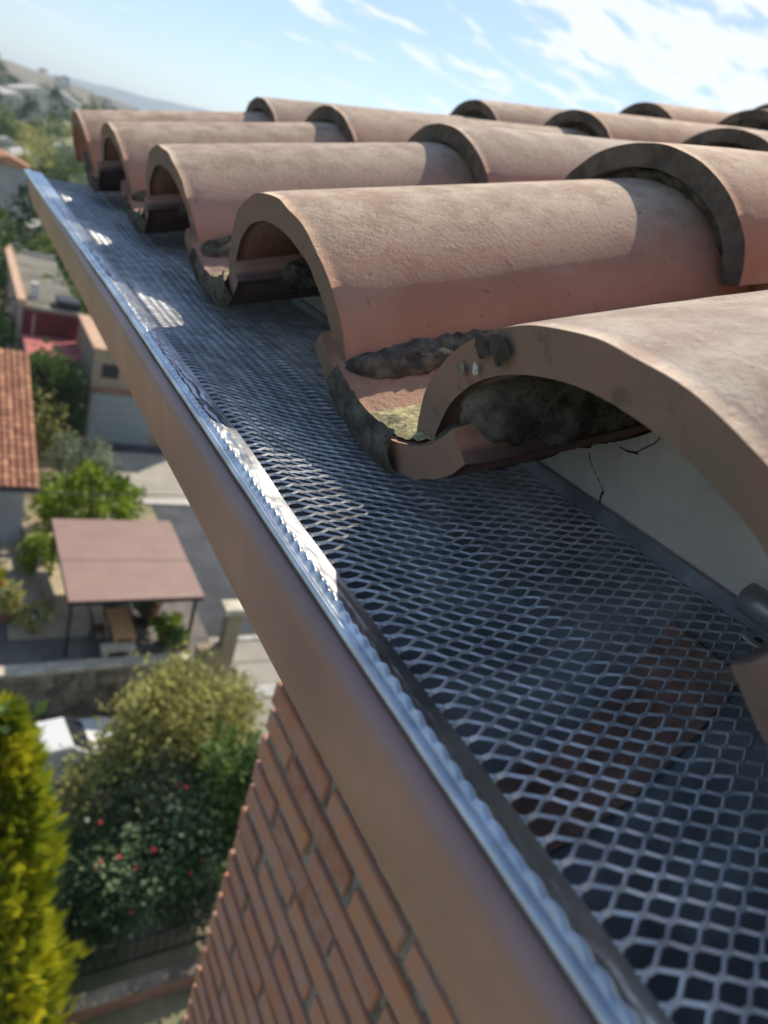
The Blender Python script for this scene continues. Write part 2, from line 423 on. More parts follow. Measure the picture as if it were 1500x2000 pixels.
def bed(name, p0, p1, ry, rz_, seed, m='mortar_dark', n=90, seg=30):
    P = []
    for i in range(n+1):
        t = i/n; p = Vector(p0).lerp(Vector(p1), t); row = []
        for j in range(seg+1):
            a = 2*pi*j/seg
            d = 1 + .16*nz(t*9+seed, cos(a)*1.3, sin(a)*1.3) + .20*nz(t*26+seed, cos(a)*3, sin(a)*3) + .16*nz(t*60+seed, cos(a)*6, sin(a)*6) + .10*nz(t*120, cos(a)*13, sin(a)*13)
            e = sqrt(max(0, 1-(abs(2*t-1))**14))*.98+.02
            row.append(((p.x)*S, (p.y+cos(a)*ry*d*e)*S, (p.z+sin(a)*rz_*d*e)*S))
        P.append(row)
    mb = MB(); mb.quad_grid(P); return mb.build(name, m, roof, True)
keys = sorted(front_cov)
for k in keys:
    x, y, z = front_cov[k]
    for sgn in (-1, 1):
        kk = k-1 if sgn < 0 else k
        if kk not in front_chan: continue
        cx_, cy_, cz_ = front_chan[kk]
        # top edge of the channel, beneath the leg of the cover
        ey = cy_ - sgn*.43
        bed('mortar_bed', (cx_-.03, ey+sgn*.145, cz_+.15), (cx_+1.7, ey+sgn*.15, cz_+.15+.50), .085, .062, k*3+sgn)
        if k == 0 and sgn < 0: continue
        if k == 0 and sgn > 0:      # ragged bed seen inside the nearest tile
            bed('mortar_bed', (cx_-.03, ey+.09, cz_+.285), (cx_+2.2, ey+.06, cz_+.285+.67), .115, .135, 9., n=190, seg=44)
        elif sgn > 0:
            bed('mortar_bed', (cx_+.10, ey+.03, cz_+.225), (cx_+1.6, ey+.03, cz_+.225+.46), .075, .06, k*7.); bed('mortar_bed', (cx_+.34, ey+.07, cz_+.35), (cx_+1.6, ey+.06, cz_+.35+.40), .10, .11, k*9.)
        else:
            bed('mortar_bed', (cx_+.12, ey-sgn*.07, cz_+.24), (cx_+1.25, ey-sgn*.10, cz_+.24+.33), .07, .08, k*5+sgn)
# crusts of mortar smeared on the rim of the channels and sandy mortar inside them, its sunlit look painted as a yellow patch
for k, (cx_, cy_, cz_) in front_chan.items():
    P = []
    for i in range(9):
        row = []
        for j in range(29):
            t = radians(-34+64*j/28); rr = .60 + (.012 if i in (0, 8) else -.002) - .135*min(1, max(0, (i-2)/4))
            lx = (-.028+.004*i if i < 3 else -.034+.02*abs(i-4)*.2)
            lx += .010*nz(j*.6, i, k*2.)
            rr = .606-.122*i/8 + .012*nz(j*.8, i*.5, k)
            bulge = sin(pi*i/8)*.022*(1+.7*nz(j*.5+k, 2.))
            row.append(((cx_ - .005 - bulge + (.60-rr*cos(t))*-.28)*S, (cy_+rr*sin(t))*S, (cz_+.60-rr*cos(t))*S))
        P.append(row)
    if k in (0, 2, 3, 1):
        P = [[(p[0]+.002, p[1], p[2]) if j < 0 else p for j, p in enumerate(row)] for row in P]
    mb = MB(); mb.quad_grid([row[9:] if k == 0 else row for row in P]); mb.build('mortar_crust', 'mortar_dark', roof, True)
    P = []
    for i in range(15):
        row = []
        for j in range(15):
            t = radians(-25+33*j/14); lx = .012+.20*i/14; e = min(1, 4*min(i, 14-i, j, 14-j)/14)
            rr = .505 - .018*e - .008*nz(i*.8, j*.8, k)
            row.append(((cx_+lx*.957-(.60-rr*cos(t))*.28)*S, (cy_+rr*sin(t))*S, (cz_+lx*.29+.60-rr*cos(t))*S))
        P.append(row)
    mb = MB(); mb.quad_grid(P); mb.build('sunlit_sand_patch', 'sunlit_sand', roof, True)

# stains and lichen on the end face of the nearest cover, a chip lying higher up
def blot(name, m, c, r, nrm, seed, el=1.):
    nrm = Vector(nrm).normalized(); u = nrm.cross(Vector((0, 0, 1))).normalized(); w = nrm.cross(u)
    v = [tuple(Vector(c)*S + nrm*.0004)]; n = 22
    for i in range(n):
        a = 2*pi*i/n; d = r*(1+.45*nz(cos(a)*1.5+seed, sin(a)*1.5, seed))
        v.append(tuple(Vector(c)*S + u*cos(a)*d*S*el + w*sin(a)*d*S))
    return mesh_obj(name, v, [(0, i+1, (i+1) % n+1) for i in range(n)], m, roof)
x0, y0, z0 = front_cov[0]
def rim(t, q=.5):
    a = .605-.098*q; b = .45-.098*q; lz = b*cos(t)-.45; ly = a*sin(t); lx = -.012
    c, s_ = cos(math.atan(.297)), sin(math.atan(.297))
    return (x0+lx*c-lz*s_, y0+ly, z0+lx*s_+lz*c)
fn_ = (-.957, 0, -.285)
blot('lichen_spot', 'stain_black', rim(radians(30), .45), .028, fn_, 1.3, 1.2)
blot('lichen_spot', 'stain_black', rim(radians(36), .3), .022, fn_, 2.3, 1.2)
blot('lichen_spot', 'lichen_green', rim(radians(47), .55), .015, (-.96, .0, -.283), 2.1)
put_chip = blot('clay_chip', 'brown_chip', (5.0, 3.86, 1.145), .16, (-.3, -.45, 1), 7., 1.)
blot('lichen_spot', 'lichen_white', rim(radians(41), .7), .012, (-.962, 0, -.28), 4.1)

# ---- fascia, soffit
FX = 1.50
P = []
for i in range(2):
    P.append([( (FX+.06*i)*S, y*S, z*S) for y, z in ()])
mb = MB()
ys = np.linspace(-6, 6.95, 420)
def ftop(y):
    t = -.20+.014*nz(y*3.1, 0.)
    for cx_, cy_, cz_ in front_chan.values():
        d = abs(y-cy_)
        if d < .5: t = min(t, cz_+.3*(FX-cx_)+.62-sqrt(max(0, .3844-d*d))-.004)
    return t+.006*nz(y*13., 4.)
top = [ftop(y) for y in ys]
mb.quad_grid([[(FX*S, y*S, -.80*S) for y in ys], [(FX*S, y*S, -.5*S) for y in ys], [((FX)*S, y*S, t*S) for y, t in zip(ys, top)], [((FX+.06)*S, y*S, (t+.006)*S) for y, t in zip(ys, top)]])
fas = under(mb.build('fascia', 'fascia_paint'), house)
mb = MB(); mb.box(((FX+.08)*S/2+.265, (-6+6.95)/2*S, -.82*S), (.53-FX*S, 12.9*S, .02)); under(mb.build('soffit', 'fascia_paint'), house)
# crack
def w2(px_, py_, X):           # authoring values kept as plain numbers below
    pass
cr = [(.955, -.385), (.948, -.405), (.93, -.43), (.917, -.448), (.913, -.463), (.893, -.478), (.889, -.492), (.887, -.515)]
def ribbon(pts, w, seed, X=FX-.004):
    v, f = [], []
    for i, (y, z) in enumerate(pts):
        ww = w*(1+.5*nz(i*1.7, seed)); v += [(X*S, (y-ww)*S, (z-ww*.3)*S), (X*S, (y+ww)*S, (z+ww*.3)*S)]
        if i: f.append((2*i-2, 2*i-1, 2*i+1, 2*i))
    return v, f
def frac(a, b, n, amp, seed):
    return [(a[0]+(b[0]-a[0])*i/n+amp*nz(i*.9, seed), a[1]+(b[1]-a[1])*i/n+amp*nz(i*.9, seed+9)) for i in range(n+1)]
for pts, ww in (([(1.253, -.452), (1.238, -.471), (1.217, -.485), (1.194, -.497), (1.18, -.508), (1.155, -.523), (1.157, -.536), (1.151, -.556)], .0030),
                ([(1.055, -.299), (1.064, -.326), (1.074, -.345), (1.088, -.36), (1.11, -.385)], .0016), ([(1.165, -.398), (1.14, -.397), (1.12, -.392), (1.105, -.388)], .005)):
    fine = []
    for (a, b), (c, d) in zip(pts, pts[1:]):
        for q in range(4): t = q/4; fine.append((a+(c-a)*t+.003*nz(a*90+q, b*50), b+(d-b)*t+.003*nz(b*90+q, a*50)))
    fine.append(pts[-1]); v_, f_ = ribbon(fine, ww, 3.)
    mesh_obj('crack', v_, f_, 'crack_dark', fas)

# ---- brick wall: real bricks in raked joints
WX, WYC = .53, .9
wall = under(MB().box((WX+.125+.006, WYC-1.6, -9.2), (.25, 3.18, 17.6)).build('wall', 'brick_mortar'), house)
bh, bl, jt = .050, .240, .015
def brick_mesh(seed, L):
    bm = bmesh.new(); bmesh.ops.create_cube(bm, size=1)
    for v in bm.verts: v.co = Vector((v.co.x*.11, v.co.y*L, v.co.z*bh))
    bmesh.ops.bevel(bm, geom=list(bm.edges), offset=.0026, segments=2, affect='EDGES')
    bmesh.ops.subdivide_edges(bm, edges=[e for e in bm.edges if e.calc_length() > .08], cuts=5)
    for v in bm.verts:
        n_ = noise.noise(v.co*28+Vector((seed*5, 0, 0)))*.0032 + noise.noise(v.co*90+Vector((seed, 3, 0)))*.0012
        v.co += v.co.normalized()*n_*.35 + Vector((noise.noise(v.co*16+Vector((0, seed, 0)))*.002, 0, 0))
    me = bpy.data.meshes.new('brick_mesh'); bm.to_mesh(me); bm.free()
    me.materials.append(MATS['brick_clay']); return me
full = [brick_mesh(s, bl) for s in range(6)]; half = [brick_mesh(20+s, .112) for s in range(3)]
nb = 0; RB = random.Random(3); zt = -.60
for r in range(27):
    z = zt - r*(bh+jt); y = WYC
    seq = ['h'] if r % 2 else []
    while y > -.42:
        h = bool(seq) and seq.pop(0) == 'h'; L = .112 if h else bl
        me = RB.choice(half if h else full)
        jx = RB.uniform(-.0035, .0015)
        o = data_obj('brick', me, wall, (WX+.055+jx, y-L/2+RB.uniform(-.003, .003), z+RB.uniform(-.002, .002)), (RB.uniform(-.011, .011), RB.uniform(-.02, .02), RB.uniform(-.012, .012)))
        y -= L+jt*RB.uniform(.7, 1.2); nb += 1
# the rest of the wall far below: courses joined into one part
mb = MB()
for r in range(27, 262):
    z = zt-r*(bh+jt); y = WYC - (0 if r % 2 else -.0)
    while y > -1.5:
        L = .112 if (r % 2 and y > WYC-.01) else bl
        mb.box((WX+.055, y-L/2, z), (.11, L, bh)); y -= L+jt
o = mb.build('lower_brickwork', 'brick_clay', wall); o['kind'] = 'stuff'
mb = MB()
for i in range(3):
    pass

# ================================================================== GUTTER
YE = 7.32; YN = -5.0
gut = empty('gutter', (1.0*S, 0, -.9*S)); tag(gut, 'brown painted half round gutter running along the eave under the mesh', 'gutter')
GI = Matrix.Translation(-Vector(gut.location))
def ug(o): o.parent = gut; o.matrix_parent_inverse = GI; return o
prof = []
prof += [(1.487, -.555), (1.487, -.60), (1.484, -.69)]
for i in range(1, 33): a = pi*i/32*.985; prof.append((1.0+.475*cos(a)+.009, -.69-.475*sin(a)))
for i in range(0, 10): a = pi + (-pi*.95)*i/9; prof.append((.563+.034*cos(a), -.692+.036*sin(a)))
def sweep(prof, y0, y1, m, name, n=60, wob=.0, off=0.):
    mb = MB(); P = []
    for i in range(n+1):
        y = y0+(y1-y0)*i/n
        P.append([((x+off*(1 if x > .7 else 1)+wob*nz(y*1.2, x*.4))*S, y*S, (z+wob*nz(y*1.1, 7.+x*.4))*S) for x, z in prof])
    mb.quad_grid(P); return mb.build(name, m, None, True)
o = ug(sweep(prof, YN, YE, 'gutter_paint', 'gutter_trough', wob=.004))
inn = [(1.480, -.556)] + [(1.477, -.69)]
for i in range(1, 32): a = pi*i/32; inn.append((1.0+.464*cos(a)+.007, -.69-.464*sin(a)))
inn.append((.548, -.69))
ug(sweep(inn, YN, YE-.005, 'gutter_inside', 'gutter_lining', wob=.0))
mb = MB(); mb.quad_grid([[(1.487*S, y*S, -.555*S) for y in (YN, YE)], [(1.480*S, y*S, -.556*S) for y in (YN, YE)]]); ug(mb.build('back_flange', 'gutter_inside'))
# end cap
cap = [(1.0+.468*cos(a)+.008, -.69-.468*sin(a)) for a in np.linspace(0, pi, 24)]
mb = MB(); mb.prism([(x*S, z*S) for x, z in cap], (YE-.02)*S, (YE+.01)*S); ug(mb.build('end_cap', 'gutter_paint'))
# hanger strap across the inside, hanging rod and leaf scraps
mb = MB(); P = []
for i in range(25):
    a = pi*i/24; P.append([((1.0+.452*cos(a)+.007)*S, (yy)*S, (-.685-.452*sin(a))*S) for yy in (.60, .80)])
mb.quad_grid(P); ug(mb.build('hanger_strap', 'pot_clay_strap'))
mb = MB(); mb.tube([(1.425*S, -.4*S, -.515*S), (1.42*S, .60*S, -.515*S), (1.42*S, .655*S, -.515*S)], .034*S, 20); ug(mb.build('back_sleeve', 'steel', smooth=True))

# ================================================================== GUTTER GUARD
guard = empty('gutter_guard', (.9*S, 0, -.65*S)); tag(guard, 'galvanised expanded metal mesh laid over the gutter with a crimped bright edge strip', 'gutter guard')
AI = Matrix.Translation(-Vector(guard.location))
def ua(o): o.parent = guard; o.matrix_parent_inverse = AI; return o
def sm(a, b, x): t = min(1, max(0, (x-a)/(b-a))); return t*t*(3-2*t)
def gz(x, y):                       # height of the guard sheet
    pts = [(.60, -.672), (.655, -.663), (.695, -.655), (.735, -.662), (.85, -.668), (1.03, -.662), (1.07, -.650), (1.11, -.650), (1.25, -.628), (1.46, -.597)]
    for (a, za), (b, zb) in zip(pts, pts[1:]):
        if x <= b: z = za+(zb-za)*(x-a)/(b-a); break
    else: z = pts[-1][1]
    w = sm(.66, .95, x)*(1-sm(1.2, 1.45, x))
    z += w*(.010*sin(2*pi*(y-1.95)/1.59)*sm(.8, 2.2, y) + .008*nz(y*1.1, x*2.))
    z += .018*sm(2.6, 3.6, y)*w
    return z + .003*nz(y*4, x*6, 3.)
UX, UY = .0410, .0176; LB = .016
wid, thk, TH = .0054, .0032, radians(44)
V = []; F = []
def strand(p, q, w, t):
    p = Vector(p); q = Vector(q); d = (q-p).normalized()
    side = Vector((0, 0, 1)).cross(d).normalized()
    if side.y < 0: side = -side
    up_ = d.cross(side) if d.cross(side).z > 0 else side.cross(d)
    wv = (side*cos(TH)+up_*sin(TH))*w/2; tv = (up_*cos(TH)-side*sin(TH))*t/2
    n = len(V)
    for e in (p, q):
        for a, b in ((-1, -1), (1, -1), (1, 1), (-1, 1)): V.append(tuple((e+wv*a+tv*b)*S))
    for k in ((0, 1, 5, 4), (1, 2, 6, 5), (2, 3, 7, 6), (3, 0, 4, 7)): F.append(tuple(n+i for i in k))
YM0, YM1 = -1.6, 7.28
for i in range(0, 22):
    x = .628+i*UX
    j0 = int(YM0/(2*UY)); j1 = int(YM1/(2*UY))
    for j in range(j0, j1+1):
        y = j*2*UY + (UY if i % 2 else 0)
        jx = .0010*nz(x*30, y*30, 1.); jy = .0010*nz(x*30, y*30, 5.)
        def pt(a, b):
            a += .0016*nz(a*9, b*9, 1.); b += .0016*nz(a*9, b*9, 5.)
            return (a, b, gz(a, b))
        strand(pt(x-LB/2, y), pt(x+LB/2, y), wid*1.45, thk)
        if i < 21:
            strand(pt(x+LB/2, y-.0012), pt(x+UX-LB/2, y-UY+.0012), wid, thk)
            strand(pt(x+LB/2, y+.0012), pt(x+UX-LB/2, y+UY-.0012), wid, thk)
o = ua(mesh_obj('expanded_mesh', V, F, 'mesh_metal'))
print('mesh strands', len(F)*2)
# crimped edge strip
P = []; ny = 2300
cs = np.linspace(0, 1, 34)
for i in range(ny+1):
    y = YM0+(3.0-YM0)*i/1700 if i < 1700 else 3.0+(YE+.02-3.0)*(i-1700)/600
    xo = .553 - .055*sm(2.5, 7.3, y); row = []
    xi = .640
    grow = 1-.55*sm(1.0, 1.8, y)
    ph = y*30+.9*nz(y*3.3, 5.)
    for s_ in cs:
        x = xo+(xi-xo)*s_
        z = -.638 - (.012*s_ + .008*max(0, s_-.45))*(.15+.85*sm(.5, .95, grow))
        if s_ < .10: z += -.008*(1-s_/.10)**2 + .003*sin(s_/.10*pi)
        g_ = math.exp(-((s_-.15)/.035)**2)*.008*grow
        ridge = math.exp(-((s_-.30)/.085)**2)
        bump_ = .5+.5*sin(2*pi*ph/1.0) ; bump_ = bump_**.7
        z += -g_ + ridge*grow*(.009+.0055*bump_*(1+.9*nz(y*7, 2.)) + .004*nz(y*22, s_*3))
        z += .0026*(1.55-grow)*math.exp(-((s_-.45)/.3)**4)*(nz(y*34, s_*7.)+nz(y*16., s_*6., 4.))
        z += .0016*nz(y*9, s_*3)
        row.append(((x+.0015*nz(y*1.5, 1.))*S, y*S, (z+.004+.002*nz(y*.8, 9.))*S))
    P.append(row)
mb = MB(); mb.quad_grid(P)
P2 = [[(r[-1][0], r[-1][1], r[-1][2]), (r[-1][0]+.0001, r[-1][1], r[-1][2]-.0009)] for r in P[::6]]; mb.quad_grid(P2)
P2 = [[(r[0][0], r[0][1], r[0][2]), (r[0][0]+.0004, r[0][1], r[0][2]-.0011)] for r in P[::6]]; mb.quad_grid(P2)
ua(mb.build('edge_strip', 'galvanised', None, True))
# solid margin of the sheet next to the strip and burrs where it was crimped
P = []
for i in range(400):
    y = YM0+(YM1-YM0)*i/399; P.append([((.600)*S, y*S, (gz(.60, y)-.010)*S), (.634*S, y*S, (gz(.634, y)-.001)*S)])
mb = MB(); mb.quad_grid(P); ua(mb.build('sheet_margin', 'mesh_metal', None, True))
RW = random.Random(8)
# screw and washer at the near back edge
mb = MB()
def disc(mb, c, r, h, n=24, hole=0.):
    n0 = len(mb.v)
    for z in (c[2], c[2]+h):
        for i in range(n): a = 2*pi*i/n; mb.v.append((c[0]+r*cos(a), c[1]+r*sin(a), z))
    for i in range(n): mb.f.append((n0+i, n0+(i+1) % n, n0+n+(i+1) % n, n0+n+i))
    if hole:
        n1 = len(mb.v)
        for i in range(n): a = 2*pi*i/n; mb.v.append((c[0]+hole*cos(a), c[1]+hole*sin(a), c[2]+h*.9))
        for i in range(n): mb.f.append((n0+n+i, n0+n+(i+1) % n, n1+(i+1) % n, n1+i))
    else: mb.f.append(tuple(n0+n+i for i in range(n)))
disc(mb, (1.445*S, .60*S, -.592*S), .034*S, .0006, hole=.009*S)
ua(mb.build('washer', 'lichen_white'))
mb = MB(); disc(mb, (1.445*S, .60*S, -.594*S), .0088*S, .0012); ua(mb.build('screw_head', 'crack_dark'))

# ================================================================== SURROUNDINGS (metres; street 18 m and courtyard 16 m below the eye)
def simple(name, base, rough=.9, **k): return mat(name, base, rough=rough, **k)
simple('asphalt', (.075, .08, .088), var=.15, scale=.8, coord='World')
simple('concrete', (.40, .37, .31), var=.10, scale=.6, coord='World')
simple('patio', (.17, .155, .135), var=.15, scale=1.2, coord='World')
simple('patio_pale', (.50, .42, .29), var=.12, scale=1.5, coord='World')
simple('earth', (.26, .21, .14), var=.3, scale=.5, coord='World', col2=(.13, .15, .06))
simple('valley', (.20, .20, .10), var=.3, scale=.03, coord='World', col2=(.075, .11, .04))
simple('hill_scrub', (.20, .165, .12), var=.3, scale=.006, coord='World', col2=(.085, .09, .055))
simple('mountain_forest', (.05, .08, .10), var=.2, scale=.002, coord='World')
simple('stone', (.26, .215, .155), var=.35, scale=1.3, coord='World', col2=(.13, .11, .085), perobj=0)
simple('stone_cap', (.60, .54, .41), var=.15, scale=2.)
simple('stone_joint', (.12, .10, .08))
simple('pergola_roof', (.31, .195, .155), rough=.55, var=.05, scale=1.5)
simple('dark_metal', (.035, .035, .038), rough=.5)
simple('wood_pale', (.62, .36, .16), rough=.6, var=.12, scale=6)
simple('wood_dark', (.11, .07, .045), rough=.7, var=.2, scale=6)
simple('wall_beige', (.36, .29, .20), var=.12, scale=.7, coord='World')
simple('wall_grey', (.42, .42, .41), var=.08, scale=.7, coord='World')
simple('wall_white', (.66, .63, .58), var=.06, scale=.7, coord='World')
simple('wall_pink', (.50, .36, .30), var=.08, scale=.7, coord='World')
simple('garage_door', (.30, .34, .34), rough=.6, var=.05)
simple('flat_roof_grey', (.20, .19, .15), var=.22, scale=.5, coord='World')
simple('coping_peach', (.62, .40, .27), var=.1, scale=2)
simple('red_wall', (.16, .035, .035), var=.1, scale=1)
simple('pink_floor', (.55, .17, .16), var=.1, scale=1)
simple('roof_orange', (.50, .24, .13), var=.15, scale=1, coord='World')
simple('roof_brown', (.30, .15, .10), var=.15, scale=1, coord='World')
simple('glass_dark', (.03, .04, .05), rough=.12, spec=.8)
simple('bark', (.09, .065, .045), var=.3, scale=6)
simple('car_white', (.75, .78, .78), rough=.25, spec=.6, var=.02)
simple('rubber', (.02, .02, .02)); simple('chrome', (.6, .6, .6), rough=.2, metal=1)
simple('lamp_glass', (.7, .7, .66), rough=.15)
simple('pot_clay', (.34, .15, .09)); simple('bollard', (.10, .095, .085)); simple('kerb_white', (.62, .60, .55))
def leafm(name, a, b, tr=.3): return mat(name, a, rough=.6, var=.3, scale=1.3, col2=b, transl=tr, coord='Object', spec=.25)
leafm('leaf_green', (.15, .23, .055), (.05, .095, .025)); leafm('leaf_dark', (.06, .11, .035), (.025, .05, .02), .2)
leafm('leaf_lime', (.26, .34, .03), (.10, .17, .015), .4); leafm('leaf_yellow', (.50, .47, .02), (.14, .20, .012), .45)
leafm('leaf_olive', (.46, .43, .15), (.22, .23, .08), .45); leafm('leaf_silver', (.30, .34, .23), (.12, .15, .09), .3)
leafm('leaf_rose', (.32, .44, .24), (.10, .16, .075), .35)
simple('petal_red', (.55, .05, .06), rough=.6); simple('petal_white', (.7, .66, .58), rough=.6)

def st(o): o['kind'] = 'structure'; return o
# ---- ground sheets
def zg(x, y):
    z = -18. if y < 18.75 else -16.
    if x > 8.4:
        z = -18+2*sm(13, 24, y)
    return z
xs = sorted(set(list(np.round(np.linspace(-70, 70, 57), 2)) + [8.39, 8.41]+list(np.arange(8.5, 16, .5))))
yl = sorted(set(list(np.round(np.linspace(-70, 70, 57), 2)) + [18.74, 18.76]+list(np.arange(12, 25, .5))))
mb = MB(); mb.quad_grid([[(x, y, zg(x, y)-.02) for x in xs] for y in yl]); st(mb.build('ground', 'earth'))
def sheet(name, m, x0, x1, y0, y1, dz, n=30, fz=zg):
    mb = MB(); mb.quad_grid([[(x, y, fz(x, y)+dz) for x in np.linspace(x0, x1, 12)] for y in np.linspace(y0, y1, n)])
    return st(mb.build(name, m))
sheet('courtyard', 'patio', -12, 8.38, 18.8, 25.6, .004)
sheet('pale_terrace', 'patio_pale', 1.9, 4.5, 20.5, 27.5, .008)
sheet('pale_terrace', 'patio_pale', 4.6, 5.0, 20.3, 23.0, .008)
sheet('road', 'asphalt', 8.45, 16, 20.6, 30.4, .004)
sheet('driveway', 'concrete', 8.45, 16, 12, 20.55, .004, 50)
sheet('forecourt', 'concrete', 7.0, 18, 30.5, 36.3, .008)
sheet('garage_shadow', 'asphalt', 6.2, 18, 36.35, 37.4, .008)  # dark strip painting the shadow in front of the garage
sheet('street', 'asphalt', -20, 8.38, 13.6, 18.2, .004)
for i, (y, w) in enumerate(((20.35, .16), (18.0, .5), (15.6, .3))):
    sheet('kerb_strip', 'kerb_white', 8.9, 14, y-w/2, y+w/2, .05, 4)
sheet('kerb_strip', 'kerb_white', 7.4, 14, 30.35, 30.75, .05, 4)

# ---- far terrain in rings, hills and the blue ridge
def far_z(r, az):               # az degrees from +Y to +X
    z = -16.
    z += 9*sm(150, 520, r)
    w = .62+.38*nz(az*.05, 3.)*1.6
    el = 1.0 - .030*(az-2) + .10*nz(az*.9, 1.)
    if az < 2: el = 1.0+.03*min(30, 2-az)+.10*nz(az*.9, 1.)
    if az > 40: el = -.2
    hill = 1500*tan(radians(max(-.4, el)))
    z += (hill+7)*sm(480, 1500, r)**1.3
    z -= (hill+30)*sm(1600, 2700, r)
    elr = 1.15+.085*max(0, min(11, az-4)) - .12*max(0, min(5, az-16)) + .2*nz(az*.12, 8.) + .12*nz(az*.5, 2.)
    rid = 5600*tan(radians(elr)); z += (rid+20)*sm(3600, 5600, r) - rid*.8*sm(5700, 8500, r)
    z += 2.2*nz(r*.01*cos(radians(az)), r*.01*sin(radians(az)), 4.)*sm(100, 400, r)
    return z
rs = list(np.geomspace(66, 9000, 90)); azs = list(np.arange(-180, -20, 4.))+list(np.arange(-20, 45, .6))+list(np.arange(45, 184, 4.))
azs = [a for a in azs if a <= 180]
if azs[-1] < 180: azs.append(180.)
near_r = [r for r in rs if r <= 2800]; far_r = [near_r[-1]]+[r for r in rs if r > 2800]
for nm, rr, m in (('hills', near_r, 'valley'), ('mountains', far_r, 'mountain_forest')):
    mb = MB(); mb.quad_grid([[(r*sin(radians(a)), r*cos(radians(a)), far_z(r, a)-(.06 if r < 67 else 0)) for a in azs] for r in rr])
    o = mb.build(nm, m, None, True); st(o)
    if nm == 'hills':
        o.data.materials.append(MATS['hill_scrub'])
        for p in o.data.polygons:
            if Vector(p.center).length > 760+120*nz(p.center.x*.004, p.center.y*.004): p.material_index = 1

# ---- foliage
def leaf_crown(name, m, n, leaf, shape, seed, clump=.35, nclump=40, aspect=1.6, droop=0., parent=None, loc=None):
    """n leaf-sized faces gathered in clumps through the crown volume; shape(u) -> point in the crown"""
    r = np.random.default_rng(seed); V = []; Fc = []
    cs_ = [shape(r) for _ in range(nclump)]
    for i in range(n):
        c, out = cs_[r.integers(nclump)]
        p = Vector(c) + Vector(r.normal(0, clump, 3))
        d = (Vector(out)*1.0 + Vector(r.normal(0, .5, 3)) + Vector((0, 0, -droop))).normalized()
        s_ = d.cross(Vector(r.normal(0, 1, 3))).normalized()
        L_ = leaf*r.uniform(.6, 1.3); w_ = L_/aspect
        nn = len(V); V += [tuple(p-s_*w_*.15), tuple(p+d*L_*.5-s_*w_*.5), tuple(p+d*L_), tuple(p+d*L_*.5+s_*w_*.5)]
        Fc.append((nn, nn+1, nn+2, nn+3))
    return mesh_obj(name, V, Fc, m, parent, False, loc)
def ell(rx, ry, rz, shell=.55):
    def f(r):
        v = r.normal(0, 1, 3); v /= np.linalg.norm(v); k = shell+(1-shell)*r.random()
        return (v[0]*rx*k, v[1]*ry*k, v[2]*rz*k), tuple(v)
    return f
def cone(rad, h, p=1.):
    def f(r):
        t = r.random()**.8; a = r.uniform(0, 2*pi); q = rad*(1-t)**p*(.75+.3*r.random())
        return (q*cos(a), q*sin(a), t*h), (cos(a), sin(a), .5)
    return f
def trunk(h, r0, seed, parent, limbs=4):
    mb = MB(); rr = random.Random(seed)
    mb.tube([(0, 0, -.1), (rr.uniform(-.05, .05)*h*.3, .02, h*.5), (rr.uniform(-.08, .08)*h*.3, 0, h)], [r0, r0*.75, r0*.4], 7)
    for i in range(limbs):
        a = rr.uniform(0, 6.28); z = h*rr.uniform(.45, .9); l = h*rr.uniform(.3, .55)
        mb.tube([(0, 0, z), (cos(a)*l*.5, sin(a)*l*.5, z+l*.4), (cos(a)*l, sin(a)*l, z+l*.9)], [r0*.45, r0*.3, r0*.12], 5)
    return mb.build('trunk', 'bark', parent, True)
def tree(name, label, cat, loc, h, rx, rz_, m, n=1500, leaf=.22, seed=1, group=None, shape=None, clump=.3, th=None, nclump=45, droop=0., ry=None):
    t = empty(name, loc); tag(t, label, cat, group)
    th = th if th is not None else max(.4, h-2*rz_*.75)
    trunk(th+rz_*.6, .05+.02*h, seed, t)
    sh = shape or ell(rx, ry or rx, rz_)
    c = leaf_crown('crown', m, n, leaf, sh, seed, clump, nclump, droop=droop, parent=t)
    if not shape: c.location = (0, 0, h-rz_)
    return t
tree('lime_shrub', 'bright lime green shrub directly behind the brown pergola roof', 'shrub', (5.3, 27.9, -16), 2.5, 1.9, 1.15, 'leaf_lime', 3200, .26, 3, clump=.22)
tree('lime_shrub', 'small yellow green shrub in the narrow bed left of the pergola', 'shrub', (3.05, 24.6, -16), 1.5, .55, .75, 'leaf_lime', 900, .2, 5, clump=.15)
tree('olive_tree', 'silvery grey green olive tree at the edge of the concrete forecourt', 'tree', (5.5, 32.6, -16), 2.3, 1.25, .95, 'leaf_silver', 1800, .2, 7, clump=.25)
tree('garden_tree', 'tall mid green tree between the orange tiled roof and the garage', 'tree', (4.3, 38.5, -16), 5.0, 1.35, 2.2, 'leaf_green', 2600, .26, 9, clump=.3)
tree('garden_tree', 'yellowing tree with ochre leaves beside the orange tiled roof', 'tree', (4.25, 35.5, -16), 2.9, .8, 1.2, 'leaf_olive', 1100, .22, 10, clump=.25)
tree('cypress_tree', 'dark narrow cypress at the corner of the beige garage', 'tree', (5.35, 36.4, -16), 4.1, .55, 2., 'leaf_dark', 1500, .2, 12, clump=.15, th=.5)
tree('olive_shrub', 'tall loose olive yellow shrub in front of the stone wall', 'shrub', (5.75, 14.4, -18), 5.3, 2.05, 2.5, 'leaf_olive', 11000, .20, 21, clump=.33, nclump=105, ry=1.4)
tree('olive_shrub', 'paler olive shrub against the end of the stone wall', 'shrub', (7.3, 15.2, -18), 4.0, 1.0, 1.9, 'leaf_olive', 3500, .18, 22, clump=.25, nclump=50)
tree('dark_shrub', 'dark green leafy shrub close to the corner of the brick wall', 'shrub', (6.75, 12.2, -18), 5.3, .75, 2.4, 'leaf_green', 4500, .2, 23, clump=.25, nclump=60)
